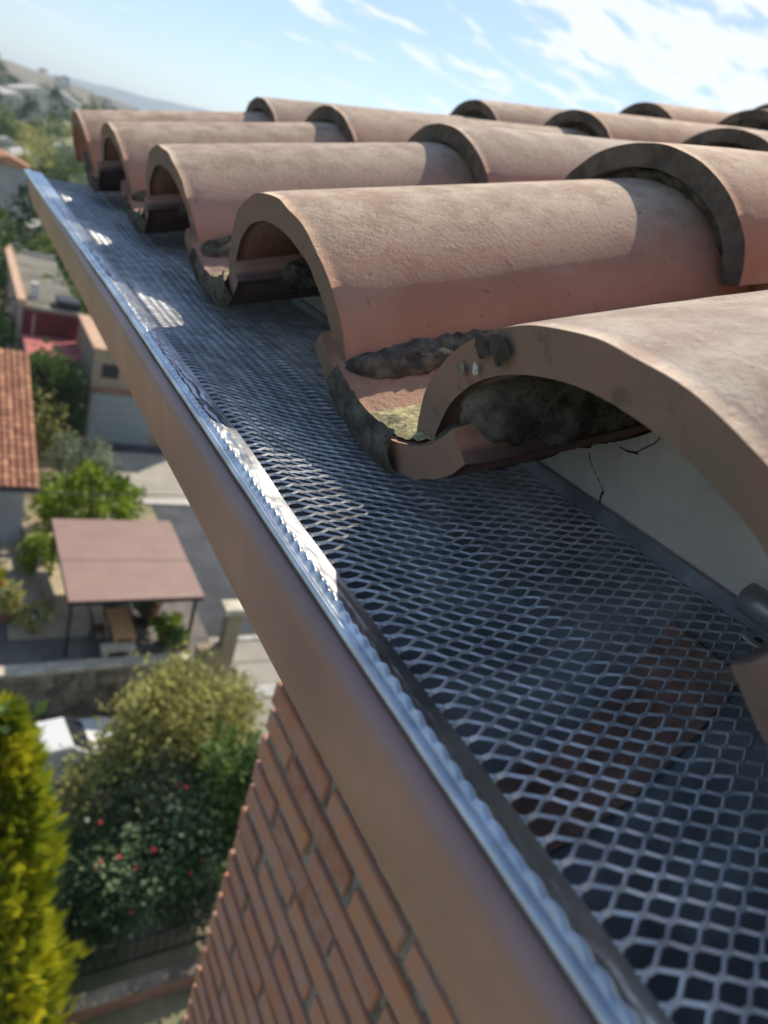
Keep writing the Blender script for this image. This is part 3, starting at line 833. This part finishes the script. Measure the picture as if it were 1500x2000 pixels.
tree('dark_shrub', 'deep shaded shrub beneath the red roses', 'shrub', (5.9, 11.6, -18), 2.7, 1.4, 1.3, 'leaf_dark', 2800, .2, 24, clump=.3, nclump=50)
rb = tree('rose_bush', 'green rose bush dotted with red blooms below the olive shrub', 'rose bush', (4.6, 12.1, -18), 3.3, 1.9, 1.55, 'leaf_rose', 7500, .15, 25, clump=.25, nclump=90)
tree('dark_shrub', 'low dark shrub beside the yellow green conifer', 'shrub', (3.0, 11.6, -18), 2.5, 1.1, 1.2, 'leaf_dark', 2600, .18, 26, clump=.3)
RR = random.Random(12)
for i in range(22):
    a = RR.uniform(0, 2*pi); e = RR.uniform(-.1, 1.1); rr_ = 1.0
    p = Vector((4.6+1.9*cos(a)*cos(e), 12.1+1.9*sin(a)*cos(e)*.95, -18+1.75+1.6*sin(e)))
    if p.y > 12.9: p.y = 24.2-p.y
    m_ = bmesh.new(); bmesh.ops.create_icosphere(m_, subdivisions=2, radius=RR.uniform(.035, .07))
    for v in m_.verts: v.co *= 1+.25*noise.noise(v.co*30+Vector((i, 0, 0)))
    me = bpy.data.meshes.new('rose_bloom'); m_.to_mesh(me); m_.free(); me.materials.append(MATS['petal_red' if i % 5 else 'petal_white'])
    b = data_obj('rose_bloom', me, rb, p-Vector((4.6, 12.1, -18)))
# yellow-green conifer with flattened frond sprays
def thuja(loc, h, rad, seed, n):
    t = empty('golden_conifer', loc); tag(t, 'tall golden yellow conifer with feathery fronds at the left edge', 'conifer')
    trunk(h*.9, .12, seed, t, 0)
    r = np.random.default_rng(seed); V = []; Fc = []
    for i in range(n):
        tt = r.random()**1.1; a = r.uniform(0, 2*pi); q = rad*min(1, (1-tt)**.55*1.05)*(.6+.45*r.random())*(1+.55*nz(cos(a)*2.2, sin(a)*2.2, tt*9))
        b0 = Vector((q*cos(a), q*sin(a), tt*h)); d = Vector((cos(a), sin(a), .55+.5*r.random())).normalized()
        sid = d.cross(Vector((r.normal(), r.normal(), r.normal()))).normalized(); L_ = r.uniform(.22, .42)
        for k in range(7):      # one flattened spray: a fan of narrow leaflets
            f_ = (k-3)/3*.75; dd = (d+sid*f_).normalized(); s0 = b0+d*L_*.12*(3-abs(k-3))
            w_ = dd.cross(d.cross(sid)).normalized()*.018; e_ = s0+dd*L_*(.75-.25*abs(f_))+Vector((0, 0, -.04*abs(f_)))
            nn = len(V); V += [tuple(s0-w_), tuple((s0+e_)/2-w_*1.5), tuple(e_), tuple((s0+e_)/2+w_*1.5)]; Fc.append((nn, nn+1, nn+2, nn+3))
    mesh_obj('crown', V, Fc, 'leaf_yellow', t)
    rr2 = np.random.default_rng(seed+1)
    leaf_crown('inner_foliage', 'leaf_green', 2500, .25, lambda r_: ((lambda a, tt: ((rad*.55*(1-tt)**.5*cos(a), rad*.55*(1-tt)**.5*sin(a), tt*h), (cos(a), sin(a), .4)))(r_.uniform(0, 6.28), r_.random())), seed+2, .12, 90, parent=t)
    return t
thuja((.78, 8.7, -18), 9.8, 1.38, 31, 6000)
tree('olive_shrub', 'feathery pale olive shrub behind the white car and the roses', 'shrub', (4.2, 13.9, -18), 3.6, 1.2, 1.7, 'leaf_olive', 4200, .18, 51, clump=.3, nclump=55)
tree('silver_shrub', 'grey green shrub with small pale leaves above the roses', 'shrub', (4.9, 13.2, -18), 3.7, 1.3, 1.7, 'leaf_silver', 4200, .15, 52, clump=.28, nclump=60)

# ---- retaining wall of stones with pale capping stones
sw = empty('stone_wall', (0, 18.8, -18)); tag(sw, 'rubble stone retaining wall with pale cap stones below the courtyard', 'stone wall')
mesh = MB().box((-1.3, 0, 1.05), (17.3, .30, 2.06)).build('core', 'stone_joint', sw)
stone_me = []
for k in range(8):
    bm = bmesh.new(); bmesh.ops.create_cube(bm, size=1); bmesh.ops.bevel(bm, geom=list(bm.edges), offset=.12, segments=1, affect='EDGES')
    for v in bm.verts: v.co += Vector((nz(v.co.x*3+k, v.co.y*3, v.co.z*3), nz(v.co.x*3, v.co.y*3+k, 5), nz(v.co.x*3, 9, v.co.z*3+k)))*.13
    me = bpy.data.meshes.new('stone_mesh'); bm.to_mesh(me); bm.free()
    mm = MATS['stone'] if k % 3 else mat('stone_b%d' % k, (.33, .27, .19), var=.3, scale=1.3, coord='World')
    me.materials.append(mm); stone_me.append(me)
RS = random.Random(2); cnt = 0
z = .02
while z < 2.0:
    hh = RS.uniform(.24, .36); x = -.2 if True else 0
    while x < 7.3:
        w_ = RS.uniform(.28, .6)
        data_obj('stone', RS.choice(stone_me), sw, (x+w_/2, -.16+RS.uniform(-.02, .02), z+hh/2), (0, 0, 0), (w_-.03, .12, hh-.03)); cnt += 1
        x += w_
    z += hh
x = -9.8
while x < 7.3:
    w_ = 1.15; MB().box((0, 0, 0), (w_-.025, .42, .13)).build('cap_stone', 'stone_cap', sw, loc=(x+w_/2, 0, 2.145)); x += w_
# gate pillar
gp = empty('gate_pillar', (8.62, 18.75, -18)); tag(gp, 'pale rendered gate pillar with a wide flat cap at the end of the stone wall', 'gate pillar')
MB().box((0, 0, 2.05), (.5, .5, 4.1)).build('shaft', 'wall_beige', gp); MB().box((.02, 0, 4.20), (.95, .7, .20), taper=.94).build('cap', 'stone_cap', gp)
MB().box((-.65, 0, 1.3), (.8, .35, 2.6)).build('side_wall', 'wall_beige', gp)

# ---- pergola
pg = empty('pergola', (5.5, 22, -16)); tag(pg, 'open pergola with a flat brown roof sheet on dark posts', 'pergola')
MB().prism([(-2.15, 2.27), (2.15, 2.27), (2.15, 2.33), (-2.15, 2.33)], -2.72, 2.55).build('roof_panel', 'pergola_roof', pg)
for x in (-2.12, 2.12): MB().box((x, 0, 2.2), (.08, 5.1, .13)).build('beam', 'dark_metal', pg)
for y in (-2.65, 2.45): MB().box((0, y, 2.2), (4.3, .08, .13)).build('beam', 'dark_metal', pg)
for x, y in ((-2.02, -2.5), (1.95, -2.5), (-2.02, 2.3), (1.95, 2.3)): MB().box((x, y, 1.07), (.10, .10, 2.14)).build('post', 'dark_metal', pg)
tb = empty('garden_table', (5.25, 20.15, -16)); tag(tb, 'pale wooden table catching the sun under the pergola', 'table')
MB().box((0, 0, .74), (.72, 1.7, .05)).build('tabletop', 'wood_pale', tb)
for x in (-.28, .28):
    for y in (-.75, .75): MB().box((x, y, .36), (.07, .07, .71)).build('leg', 'wood_pale', tb)
def chair(x, y, rz, label):
    c = empty('garden_chair', (x, y, -16), rz); tag(c, label, 'chair', 'chairs around the pergola table')
    MB().box((0, 0, .45), (.45, .45, .04)).build('seat', 'wood_dark', c); MB().box((0, .21, .72), (.45, .04, .5)).build('backrest', 'wood_dark', c)
    for a in (-.19, .19):
        for b in (-.19, .19): MB().box((a, b, .215), (.05, .05, .43)).build('leg', 'wood_dark', c)
chair(4.55, 20.3, pi/2, 'dark wooden chair on the left side of the pale table'); chair(5.98, 20.5, -pi/2, 'dark wooden chair on the right side of the pale table')
chair(5.2, 21.5, 0, 'dark wooden chair at the far end of the pale table')
fc = empty('stone_bench', (5.05, 19.25, -16)); tag(fc, 'cream stone bench just behind the capped wall', 'bench')
MB().box((0, 0, .42), (1.1, .4, .1)).build('seat', 'stone_cap', fc)
for x in (-.4, .4): MB().box((x, 0, .18), (.16, .36, .37)).build('leg', 'stone_cap', fc)
def pot(x, y, s_, m, label, z=-16, bloom=None):
    p = empty('potted_plant', (x, y, z)); tag(p, label, 'potted plant')
    MB().tube([(0, 0, 0), (0, 0, .03*s_), (0, 0, .36*s_), (0, 0, .40*s_)], [.13*s_, .15*s_, .21*s_, .23*s_], 14).build('pot', 'pot_clay', p, True)
    leaf_crown('foliage', m, 420, .16*s_, ell(.26*s_, .26*s_, .24*s_), int(x*10), .08*s_, 18, parent=p, loc=(0, 0, .6*s_))
    if bloom: leaf_crown('blossom', bloom, 90, .09*s_, ell(.28*s_, .28*s_, .26*s_, .9), int(x*17), .04, 12, parent=p, loc=(0, 0, .62*s_))
pot(6.75, 19.9, 1.3, 'leaf_lime', 'round lime green plant in a clay pot under the pergola')
pot(6.95, 19.3, 1.1, 'leaf_green', 'dark leafy potted plant next to the right front pergola post')
pot(6.5, 21.3, 1.9, 'leaf_dark', 'large dark potted shrub deep under the pergola')
pot(1.9, 21.6, 1.5, 'leaf_olive', 'potted shrub with white flowers by the grey white house wall', bloom='petal_white')
pot(1.35, 22.4, 1.6, 'leaf_yellow', 'potted yellow flowering plant by the grey white house wall', bloom='petal_red')
pot(2.6, 20.9, 1.2, 'leaf_olive', 'pale potted plant on the corner of the sunny terrace', bloom='petal_white')
lw = MB().box((0, 0, .35), (.28, 6.2, .7)).build('low_wall', 'wall_beige', loc=(2.95, 25.0, -16)); lw.rotation_euler = (0, 0, .09)
tag(lw, 'low beige kerb wall bordering the bed left of the pergola', 'wall')
# ---- bollards
def bollard(x, y, label):
    b = empty('bollard', (x, y, -16)); tag(b, label, 'bollard', 'bollards along the forecourt')
    MB().tube([(0, 0, 0), (0, 0, 1.0), (0, 0, 1.08)], [.13, .12, .05], 12).build('post', 'bollard', b, True)
    MB().tube([(0, 0, -.01), (0, 0, .06)], [.2, .19], 12).build('base', 'bollard', b)
bollard(7.0, 33.0, 'dark bollard farther along the pale forecourt'); bollard(7.35, 31.1, 'dark bollard at the near edge of the pale forecourt')
# ---- parked car below the wall (mostly behind foliage)
def car(loc, rz, label):
    c = empty('parked_car', loc, rz); tag(c, label, 'car')
    prof_ = [(-2.0, .45), (-2.02, .8), (-1.85, .98), (-1.5, 1.05), (-1.1, 1.42), (-.7, 1.50), (.35, 1.50), (.95, 1.08), (1.75, .92), (2.02, .72), (2.05, .42), (1.7, .3), (-1.7, .3)]
    mb = MB()
    for y0, y1, k in ((-.86, .86, 1),):
        n = len(mb.v)
        P_ = []
        for yy in (-.86, -.80, -.62, .62, .80, .86):
            row = []
            for x, zz in prof_:
                tum = .0 if zz < 1.0 else (zz-1.0)*.42
                s2 = 1 if abs(yy) < .85 else .985
                row.append((x*s2, yy*(1-tum/.86), zz if abs(yy) < .85 else .3+(zz-.3)*.97))
            row.append(row[0]); P_.append(row)
        mb.quad_grid(P_)
        for r_ in (0, 5): mb.f.append(tuple(r_*(len(prof_)+1)+i for i in range(len(prof_))))
    mb.build('body', 'car_white', c, False)
    for s_ in (-1, 1):
        mb = MB(); mb.v += [(-1.05, s_*.80, 1.06), (.85, s_*.80, 1.08), (.33, s_*.66, 1.44), (-.72, s_*.66, 1.44)]; mb.f.append((0, 1, 2, 3) if s_ < 0 else (3, 2, 1, 0)); mb.build('side_window', 'glass_dark', c)
    mb = MB(); mb.v += [(.96, -.68, 1.095), (.96, .68, 1.095), (.40, .60, 1.485), (.40, -.60, 1.485)]; mb.f.append((0, 1, 2, 3)); mb.build('windscreen', 'glass_dark', c)
    mb = MB(); mb.v += [(-1.50, -.66, 1.07), (-1.13, -.6, 1.42), (-1.13, .6, 1.42), (-1.50, .66, 1.07)]; mb.f.append((0, 1, 2, 3)); mb.build('rear_window', 'glass_dark', c)
    for x in (-1.3, 1.3):
        for s_ in (-1, 1):
            w_ = MB().tube([(x, s_*.70, .32), (x, s_*.88, .32)], .32, 20).build('wheel', 'rubber', c)
            MB().tube([(x, s_*.80, .32), (x, s_*.89, .32)], .19, 12).build('rim', 'chrome', w_)
    for s_ in (-.6, .6): MB().box((2.0, s_, .68), (.1, .35, .14)).build('headlight', 'lamp_glass', c); MB().box((-2.0, s_, .82), (.08, .25, .14)).build('tail_light', 'petal_red', c)
car((2.95, 16.6, -18), radians(8), 'white car parked below the stone wall behind the conifer')

# ---- front boundary at the bottom left: low wall with a railing
bw = empty('boundary_wall', (3.6, 9.35, -18)); bw.rotation_euler = (0, 0, -.02); tag(bw, 'low brown garden wall with pale coping beneath the rose bush', 'wall')
MB().box((0, 0, .25), (7, .25, .5)).build('wall_body', 'roof_brown', bw); MB().box((0, 0, .53), (7, .33, .07)).build('coping', 'stone', bw)
fe = empty('railing', (3.6, 10.1, -18)); tag(fe, 'dark metal railing in front of the rose bush', 'railing')
for z in (.25, 1.05): MB().box((0, 0, z), (7, .04, .04)).build('rail', 'dark_metal', fe)
for i in range(30): MB().box((-3.4+i*.235, 0, .65), (.025, .025, .78)).build('baluster', 'dark_metal', fe)

# ---- neighbouring house with an orange pan-tile roof
nh = empty('tiled_house', (-.88, 31, -16)); tag(nh, 'grey white house at the left edge under an orange tiled roof', 'house')
MB().box((0, 1.6, 1.6), (7.0, 11.6, 3.2)).build('wall', 'wall_grey', nh)
EZ, RZ = 3.02, 5.65
mb = MB(); mb.v += [(-4, -5.4, EZ-.05), (3.85, -5.4, EZ-.05), (3.85, 2.65, RZ-.05), (-4, 2.65, RZ-.05), (3.85, 10.7, EZ-.05), (-4, 10.7, EZ-.05)]
mb.f += [(0, 1, 2, 3), (3, 2, 4, 5)]
mb.v += [(a, b, c_-.16) for a, b, c_ in mb.v[:6]]; mb.f += [(6, 9, 8, 7), (9, 11, 10, 8), (0, 6, 7, 1), (1, 7, 8, 2), (2, 8, 10, 4)]
nr = mb.build('roof', 'wood_dark', nh)
ptm = MB(); ptm.quad_grid([[(.115*sin(t), y_, .07*cos(t)+(.02 if y_ < .05 else 0)) for t in np.linspace(-pi/2, pi/2, 7)] for y_ in (0, .43)])
ptme = ptm.build('tmp', 'tile_clay_far'); pme = ptme.data; bpy.data.objects.remove(ptme)
for p in pme.polygons: p.use_smooth = True
sl = atan2(RZ-EZ, 8.05); cntt = 0
for r in range(23):
    for c_ in range(12):
        x = 3.72-c_*.245; d = r*.365
        data_obj('roof_tile', pme, nr, (x+.008*nz(r*1.3, c_), -5.45+d*cos(sl), EZ+.0+d*sin(sl)), (sl-.02+.02*nz(r*2., c_*3.), 0, .02*nz(c_*2., r*1.7)))
mb = MB()
for r in range(23):
    for c_ in range(12, 30):
        x = 3.72-c_*.245; d = r*.365; y0_ = -5.45+d*cos(sl); z0_ = EZ+d*sin(sl)
        mb.quad_grid([[(x+.115*sin(t), y0_+yy*cos(sl), z0_+.07*cos(t)+yy*sin(sl)+.012*(1-k)) for t in (-1.57, -.7, 0, .7, 1.57)] for k, yy in enumerate((0, .43))])
o = mb.build('far_tiles', 'tile_clay_far', nr); o['kind'] = 'stuff'
MB().tube([(-4, -5.5, EZ-.08), (3.9, -5.5, EZ-.08)], .07, 8).build('eave_gutter', 'dark_metal', nh)
wf = MB().box((2.2, -4.21, 1.5), (.9, .06, 1.2)).build('window', 'wall_white', nh); MB().box((2.2, -4.25, 1.5), (.74, .03, 1.04)).build('pane', 'glass_dark', wf)
# ---- beige garage
ga = empty('garage', (9.4, 40.6, -16)); tag(ga, 'beige building with a wide grey garage door and a peach coping', 'garage')
MB().box((0, 0, 2.55), (6.2, 6.2, 5.1)).build('wall', 'wall_beige', ga)
gd = MB().box((-1.35, -3.12, 1.42), (3.3, .06, 2.84)).build('garage_door', 'garage_door', ga)
for i in range(5): MB().box((-1.35, -3.16, .3+i*.56), (3.26, .03, .52)).build('door_panel', 'garage_door', gd)
w_ = MB().box((-2.2, -3.12, 4.05), (.85, .05, .75)).build('window', 'wood_dark', ga); MB().box((-2.2, -3.15, 4.05), (.7, .03, .6)).build('pane', 'glass_dark', w_)
MB().box((1.4, -3.12, 4.05), (.85, .05, .75)).build('window', 'wood_dark', ga)
MB().box((-2.85, 0, 5.17), (.6, 6.4, .14)).build('coping', 'coping_peach', ga); MB().box((.3, -2.95, 5.17), (5.6, .5, .14)).build('coping', 'wall_beige', ga)
MB().box((-1.2, -3.2, 3.02), (3.7, .2, .16)).build('lintel', 'roof_brown', ga)
# ---- flat roofed red house
rh = empty('flat_roofed_house', (4.9, 50, -16)); tag(rh, 'flat grey roofed house with a dark red front wall and pink terrace', 'house')
MB().box((0, 1.9, 2.5), (3.2, 15.6, 5.0)).build('wall', 'wall_pink', rh); MB().box((.05, 1.9, 5.06), (3.1, 15.5, .1)).build('roof', 'flat_roof_grey', rh)
MB().box((0, -5.94, 4.2), (2.9, .06, 1.5)).build('red_front', 'red_wall', rh)
MB().box((0, -7.8, 1.75), (2.9, 3.6, 3.5)).build('terrace', 'wall_pink', rh); MB().box((0, -7.8, 3.53), (2.8, 3.5, .05)).build('terrace_floor', 'pink_floor', rh)
MB().box((-1.55, 1.9, 5.28), (.45, 15.7, .4)).build('parapet', 'coping_peach', rh); MB().box((0, 9.6, 5.2), (3.2, .25, .2)).build('parapet', 'wall_grey', rh)
ch = MB().box((-.75, -3.6, 5.55), (.4, .45, .9)).build('chimney', 'wall_white', rh)
MB().box((.95, -4.6, 5.35), (1.2, 1.5, .5)).build('roof_hatch', 'dark_metal', rh)
MB().box((-.9, -5.98, 4.1), (.12, .05, 1.3)).build('drainpipe', 'wall_pink', rh)
# ---- overhead cable
cb = MB().tube([(-14, 23.2, -12.25), (-6, 23.0, -12.05), (0, 23., -11.86), (5, 23, -11.78), (9.5, 23, -11.64), (20, 23.2, -10.9)], .022, 6).build('overhead_cable', 'dark_metal')
tag(cb, 'thin dark overhead cable crossing above the lime green shrub', 'cable')

# ---- far houses
HC = ['wall_white', 'wall_grey', 'wall_beige', 'wall_pink']; RC = ['roof_orange', 'roof_brown', 'flat_roof_grey', 'wall_white']
words = {'wall_white': 'white', 'wall_grey': 'pale grey', 'wall_beige': 'beige', 'wall_pink': 'pinkish'}
rwords = {'roof_orange': 'an orange roof', 'roof_brown': 'a brown roof', 'flat_roof_grey': 'a grey roof', 'wall_white': 'a white roof'}
def place(az, r, base=None): x = r*sin(radians(az)); y = r*cos(radians(az)); return x, y, (base if base is not None else (far_z(r, az) if r > 67 else -16))
def far_house(az, r, w, d, h, wc, rc, label, rz=0., group='houses scattered over the far hillside'):
    x, y, z = place(az, r); o = empty('hillside_house', (x, y, z-.3), rz); tag(o, label, 'house', group)
    MB().box((0, 0, h/2), (w, d, h)).build('wall', wc, o)
    mb = MB(); hh = h+w*.18
    mb.v += [(-w*.55, -d*.55, h), (w*.55, -d*.55, h), (w*.55, d*.55, h), (-w*.55, d*.55, h), (0, -d*.55, hh), (0, d*.55, hh)]
    mb.f += [(0, 4, 5, 3), (1, 2, 5, 4), (0, 1, 4), (2, 3, 5), (0, 3, 2, 1)]; mb.build('roof', rc, o)
    for k in range(2):
        for s_ in (-.28, .28): MB().box((s_*w, -d/2-.02, h*(.3+.4*k)), (w*.14, .1, h*.18)).build('window', 'glass_dark', o)
far_house(2.6, 97, 5.4, 8, 8.2, 'wall_grey', 'roof_orange', 'bluish grey house with a peach coloured roof at the left edge', .1)
far_house(4.1, 74, 2.6, 3, 3.0, 'wall_white', 'wall_white', 'small white shed among trees just outside the gutter end', .3)
far_house(5.0, 92, 2.5, 3, 2.8, 'wall_beige', 'wall_white', 'small cream hut beside the far end of the gutter', .2)
far_house(1.2, 84, 3.0, 3, 3.0, 'wall_beige', 'wall_white', 'small cream hut at the left edge of the valley', .2)
far_house(4.0, 165, 7, 7, 4.0, 'wall_white', 'wall_white', 'white flat house in the middle of the valley trees', .3)
far_house(6.0, 215, 8, 6, 3.6, 'wall_white', 'wall_white', 'white building half hidden behind the first roof tile', .1)
far_house(2.4, 190, 6, 6, 4.0, 'wall_grey', 'wall_white', 'pale grey block left of the valley trees', .5)
far_house(4.3, 380, 20, 14, 8, 'wall_white', 'wall_white', 'long white building on the slope above the trees', .2)
far_house(5.6, 410, 18, 10, 8, 'wall_white', 'wall_grey', 'white building above the first roof tile', -.3)
far_house(2.8, 330, 12, 10, 7, 'wall_grey', 'wall_white', 'pale grey house on the slope at the left', .6)
HRr = random.Random(77); used = set(); k = 0
side_words = ['lower', 'middle', 'upper']
while k < 22:
    az = HRr.uniform(.6, 11) if k < 14 else HRr.choice([HRr.uniform(-40, .5), HRr.uniform(11, 35)]); r = HRr.uniform(430, 1500)
    wc = HRr.choice(HC); rc = HRr.choice(RC)
    far_house(az, r, HRr.uniform(9, 17), HRr.uniform(8, 12), HRr.uniform(5, 9), wc, rc, 'tiny %s house with %s %s on the hazy hillside' % (words[wc], rwords[rc], 'low' if r < 750 else 'high' if r > 1100 else 'midway'), HRr.uniform(-1, 1), 'tiny hazy houses on the distant hillside'); k += 1

# ---- valley trees: three kinds, each tree its own object
def tree_kind(seed, m, rx, rz_, n, leaf):
    o = leaf_crown('crown', m, n, leaf, ell(rx, rx, rz_), seed, rx*.22, 34); me = o.data; bpy.data.objects.remove(o)
    mb = MB().tube([(0, 0, 0), (.05, 0, 1.2), (0, .05, 2.4)], [.16, .12, .07], 6); t = mb.build('trunk', 'bark'); tm = t.data; bpy.data.objects.remove(t); return me, tm, rz_
kinds = [tree_kind(41, 'leaf_green', 1.7, 1.6, 900, .34), tree_kind(42, 'leaf_dark', 1.35, 2.0, 800, .30), tree_kind(43, 'leaf_olive', 1.6, 1.3, 800, .32), tree_kind(44, 'leaf_silver', 1.5, 1.3, 700, .30)]
klab = ['rounded mid green tree on the valley floor', 'dense dark green tree on the valley floor', 'yellowish green tree on the valley floor', 'greyish green tree on the valley floor']
TR = random.Random(19); k = 0
spots_ = []
while k < 150:
    if k < 120: az = TR.uniform(-1, 14); r = 66*(10**(TR.random()*.95))
    else: az = TR.choice([TR.uniform(-35, -1), TR.uniform(14, 38)]); r = 62*(10**(TR.random()*.9))
    q = TR.choices([0, 1, 2, 3], [4, 4, 2, 1.5])[0]; cme, tme, rz_ = kinds[q]
    s_ = TR.uniform(.9, 1.5)*(1+r/500)
    x, y, z = place(az, r)
    if any((abs(az-a_) < w_ and r0_-15 < r < r0_+4) for a_, r0_, w_ in ((2.6, 97, 2.2), (4.1, 74, .9), (5., 92, .8), (4., 165, 1.2), (6, 215, 1.1), (4.3, 380, 1.2), (5.6, 410, 1.0))): 
        if TR.random() < .9: continue
    t = empty('valley_tree', (x, y, z-.1)); tag(t, klab[q].replace('on the valley floor', ('near' if r < 120 else 'midway' if r < 260 else 'far')+' across the valley '+('outside the left edge' if az < 1.2 else 'at the left edge' if az < 3.2 else 'above the far end of the gutter' if az < 5.6 else 'beside the last roof tile' if az < 9 else 'hidden behind the roof tiles')), 'tree', 'trees across the valley'); t.scale = (s_, s_, s_*TR.uniform(.8, 1.1)); t.rotation_euler = (0, 0, TR.uniform(0, 6.28))
    data_obj('trunk', tme, t); data_obj('crown', cme, t, (0, 0, 1.5+rz_)); k += 1
# nearer trees filling the gap between the red house and the valley
for i, (x, y, h, q) in enumerate(((1.4, 47, 5.0, 0), (2.1, 58, 6.2, 0), (4.6, 64, 5.0, 1), (7.3, 63, 6.0, 0), (1.3, 64, 6.0, 1), (7.7, 52, 6.2, 0), (2.2, 43, 4.2, 1))):
    cme, tme, rz_ = kinds[q]; s_ = h/(1.5+2*rz_)
    t = empty('garden_tree', (x, y, -16)); t.scale = (s_, s_, s_)
    tag(t, ['green tree left of the flat grey roof', 'tall green tree behind the left corner of the flat grey roof', 'dark tree directly behind the flat grey roof', 'green tree behind the gutter end and flat roof', 'dark tree at the left edge beyond the flat roof', 'green tree right of the flat grey roof', 'dark shrubby tree between the tiled roof and red wall'][i], 'tree')
    data_obj('trunk', tme, t); data_obj('crown', cme, t, (0, 0, 1.5+rz_))

# ---- haze over the valley
hz = MB().box((0, 0, 0), (18400, 18400, 1)).build('haze', 'earth'); hz.data.materials.clear()
hm = bpy.data.materials.new('haze'); hm.use_nodes = True; hn = hm.node_tree; hn.nodes.clear()
pv = hn.nodes.new('ShaderNodeVolumePrincipled'); pv.inputs['Color'].default_value = (.76, .88, 1., 1); pv.inputs['Density'].default_value = .00021; pv.inputs['Anisotropy'].default_value = .2
ho = hn.nodes.new('ShaderNodeOutputMaterial'); hn.links.new(pv.outputs[0], ho.inputs['Volume'])
hz.data.materials.append(hm); hz['kind'] = 'stuff'; zt_ = max(v.co.z for o in bpy.data.objects if o.name in ('hills', 'mountains') for v in o.data.vertices)+6; zb_ = min(v.co.z for o in bpy.data.objects if o.name in ('hills', 'mountains', 'ground') for v in o.data.vertices)-1; hz.scale = (1, 1, zt_-zb_); hz.location = (0, 0, (zt_+zb_)/2)
print('haze', zb_, zt_)
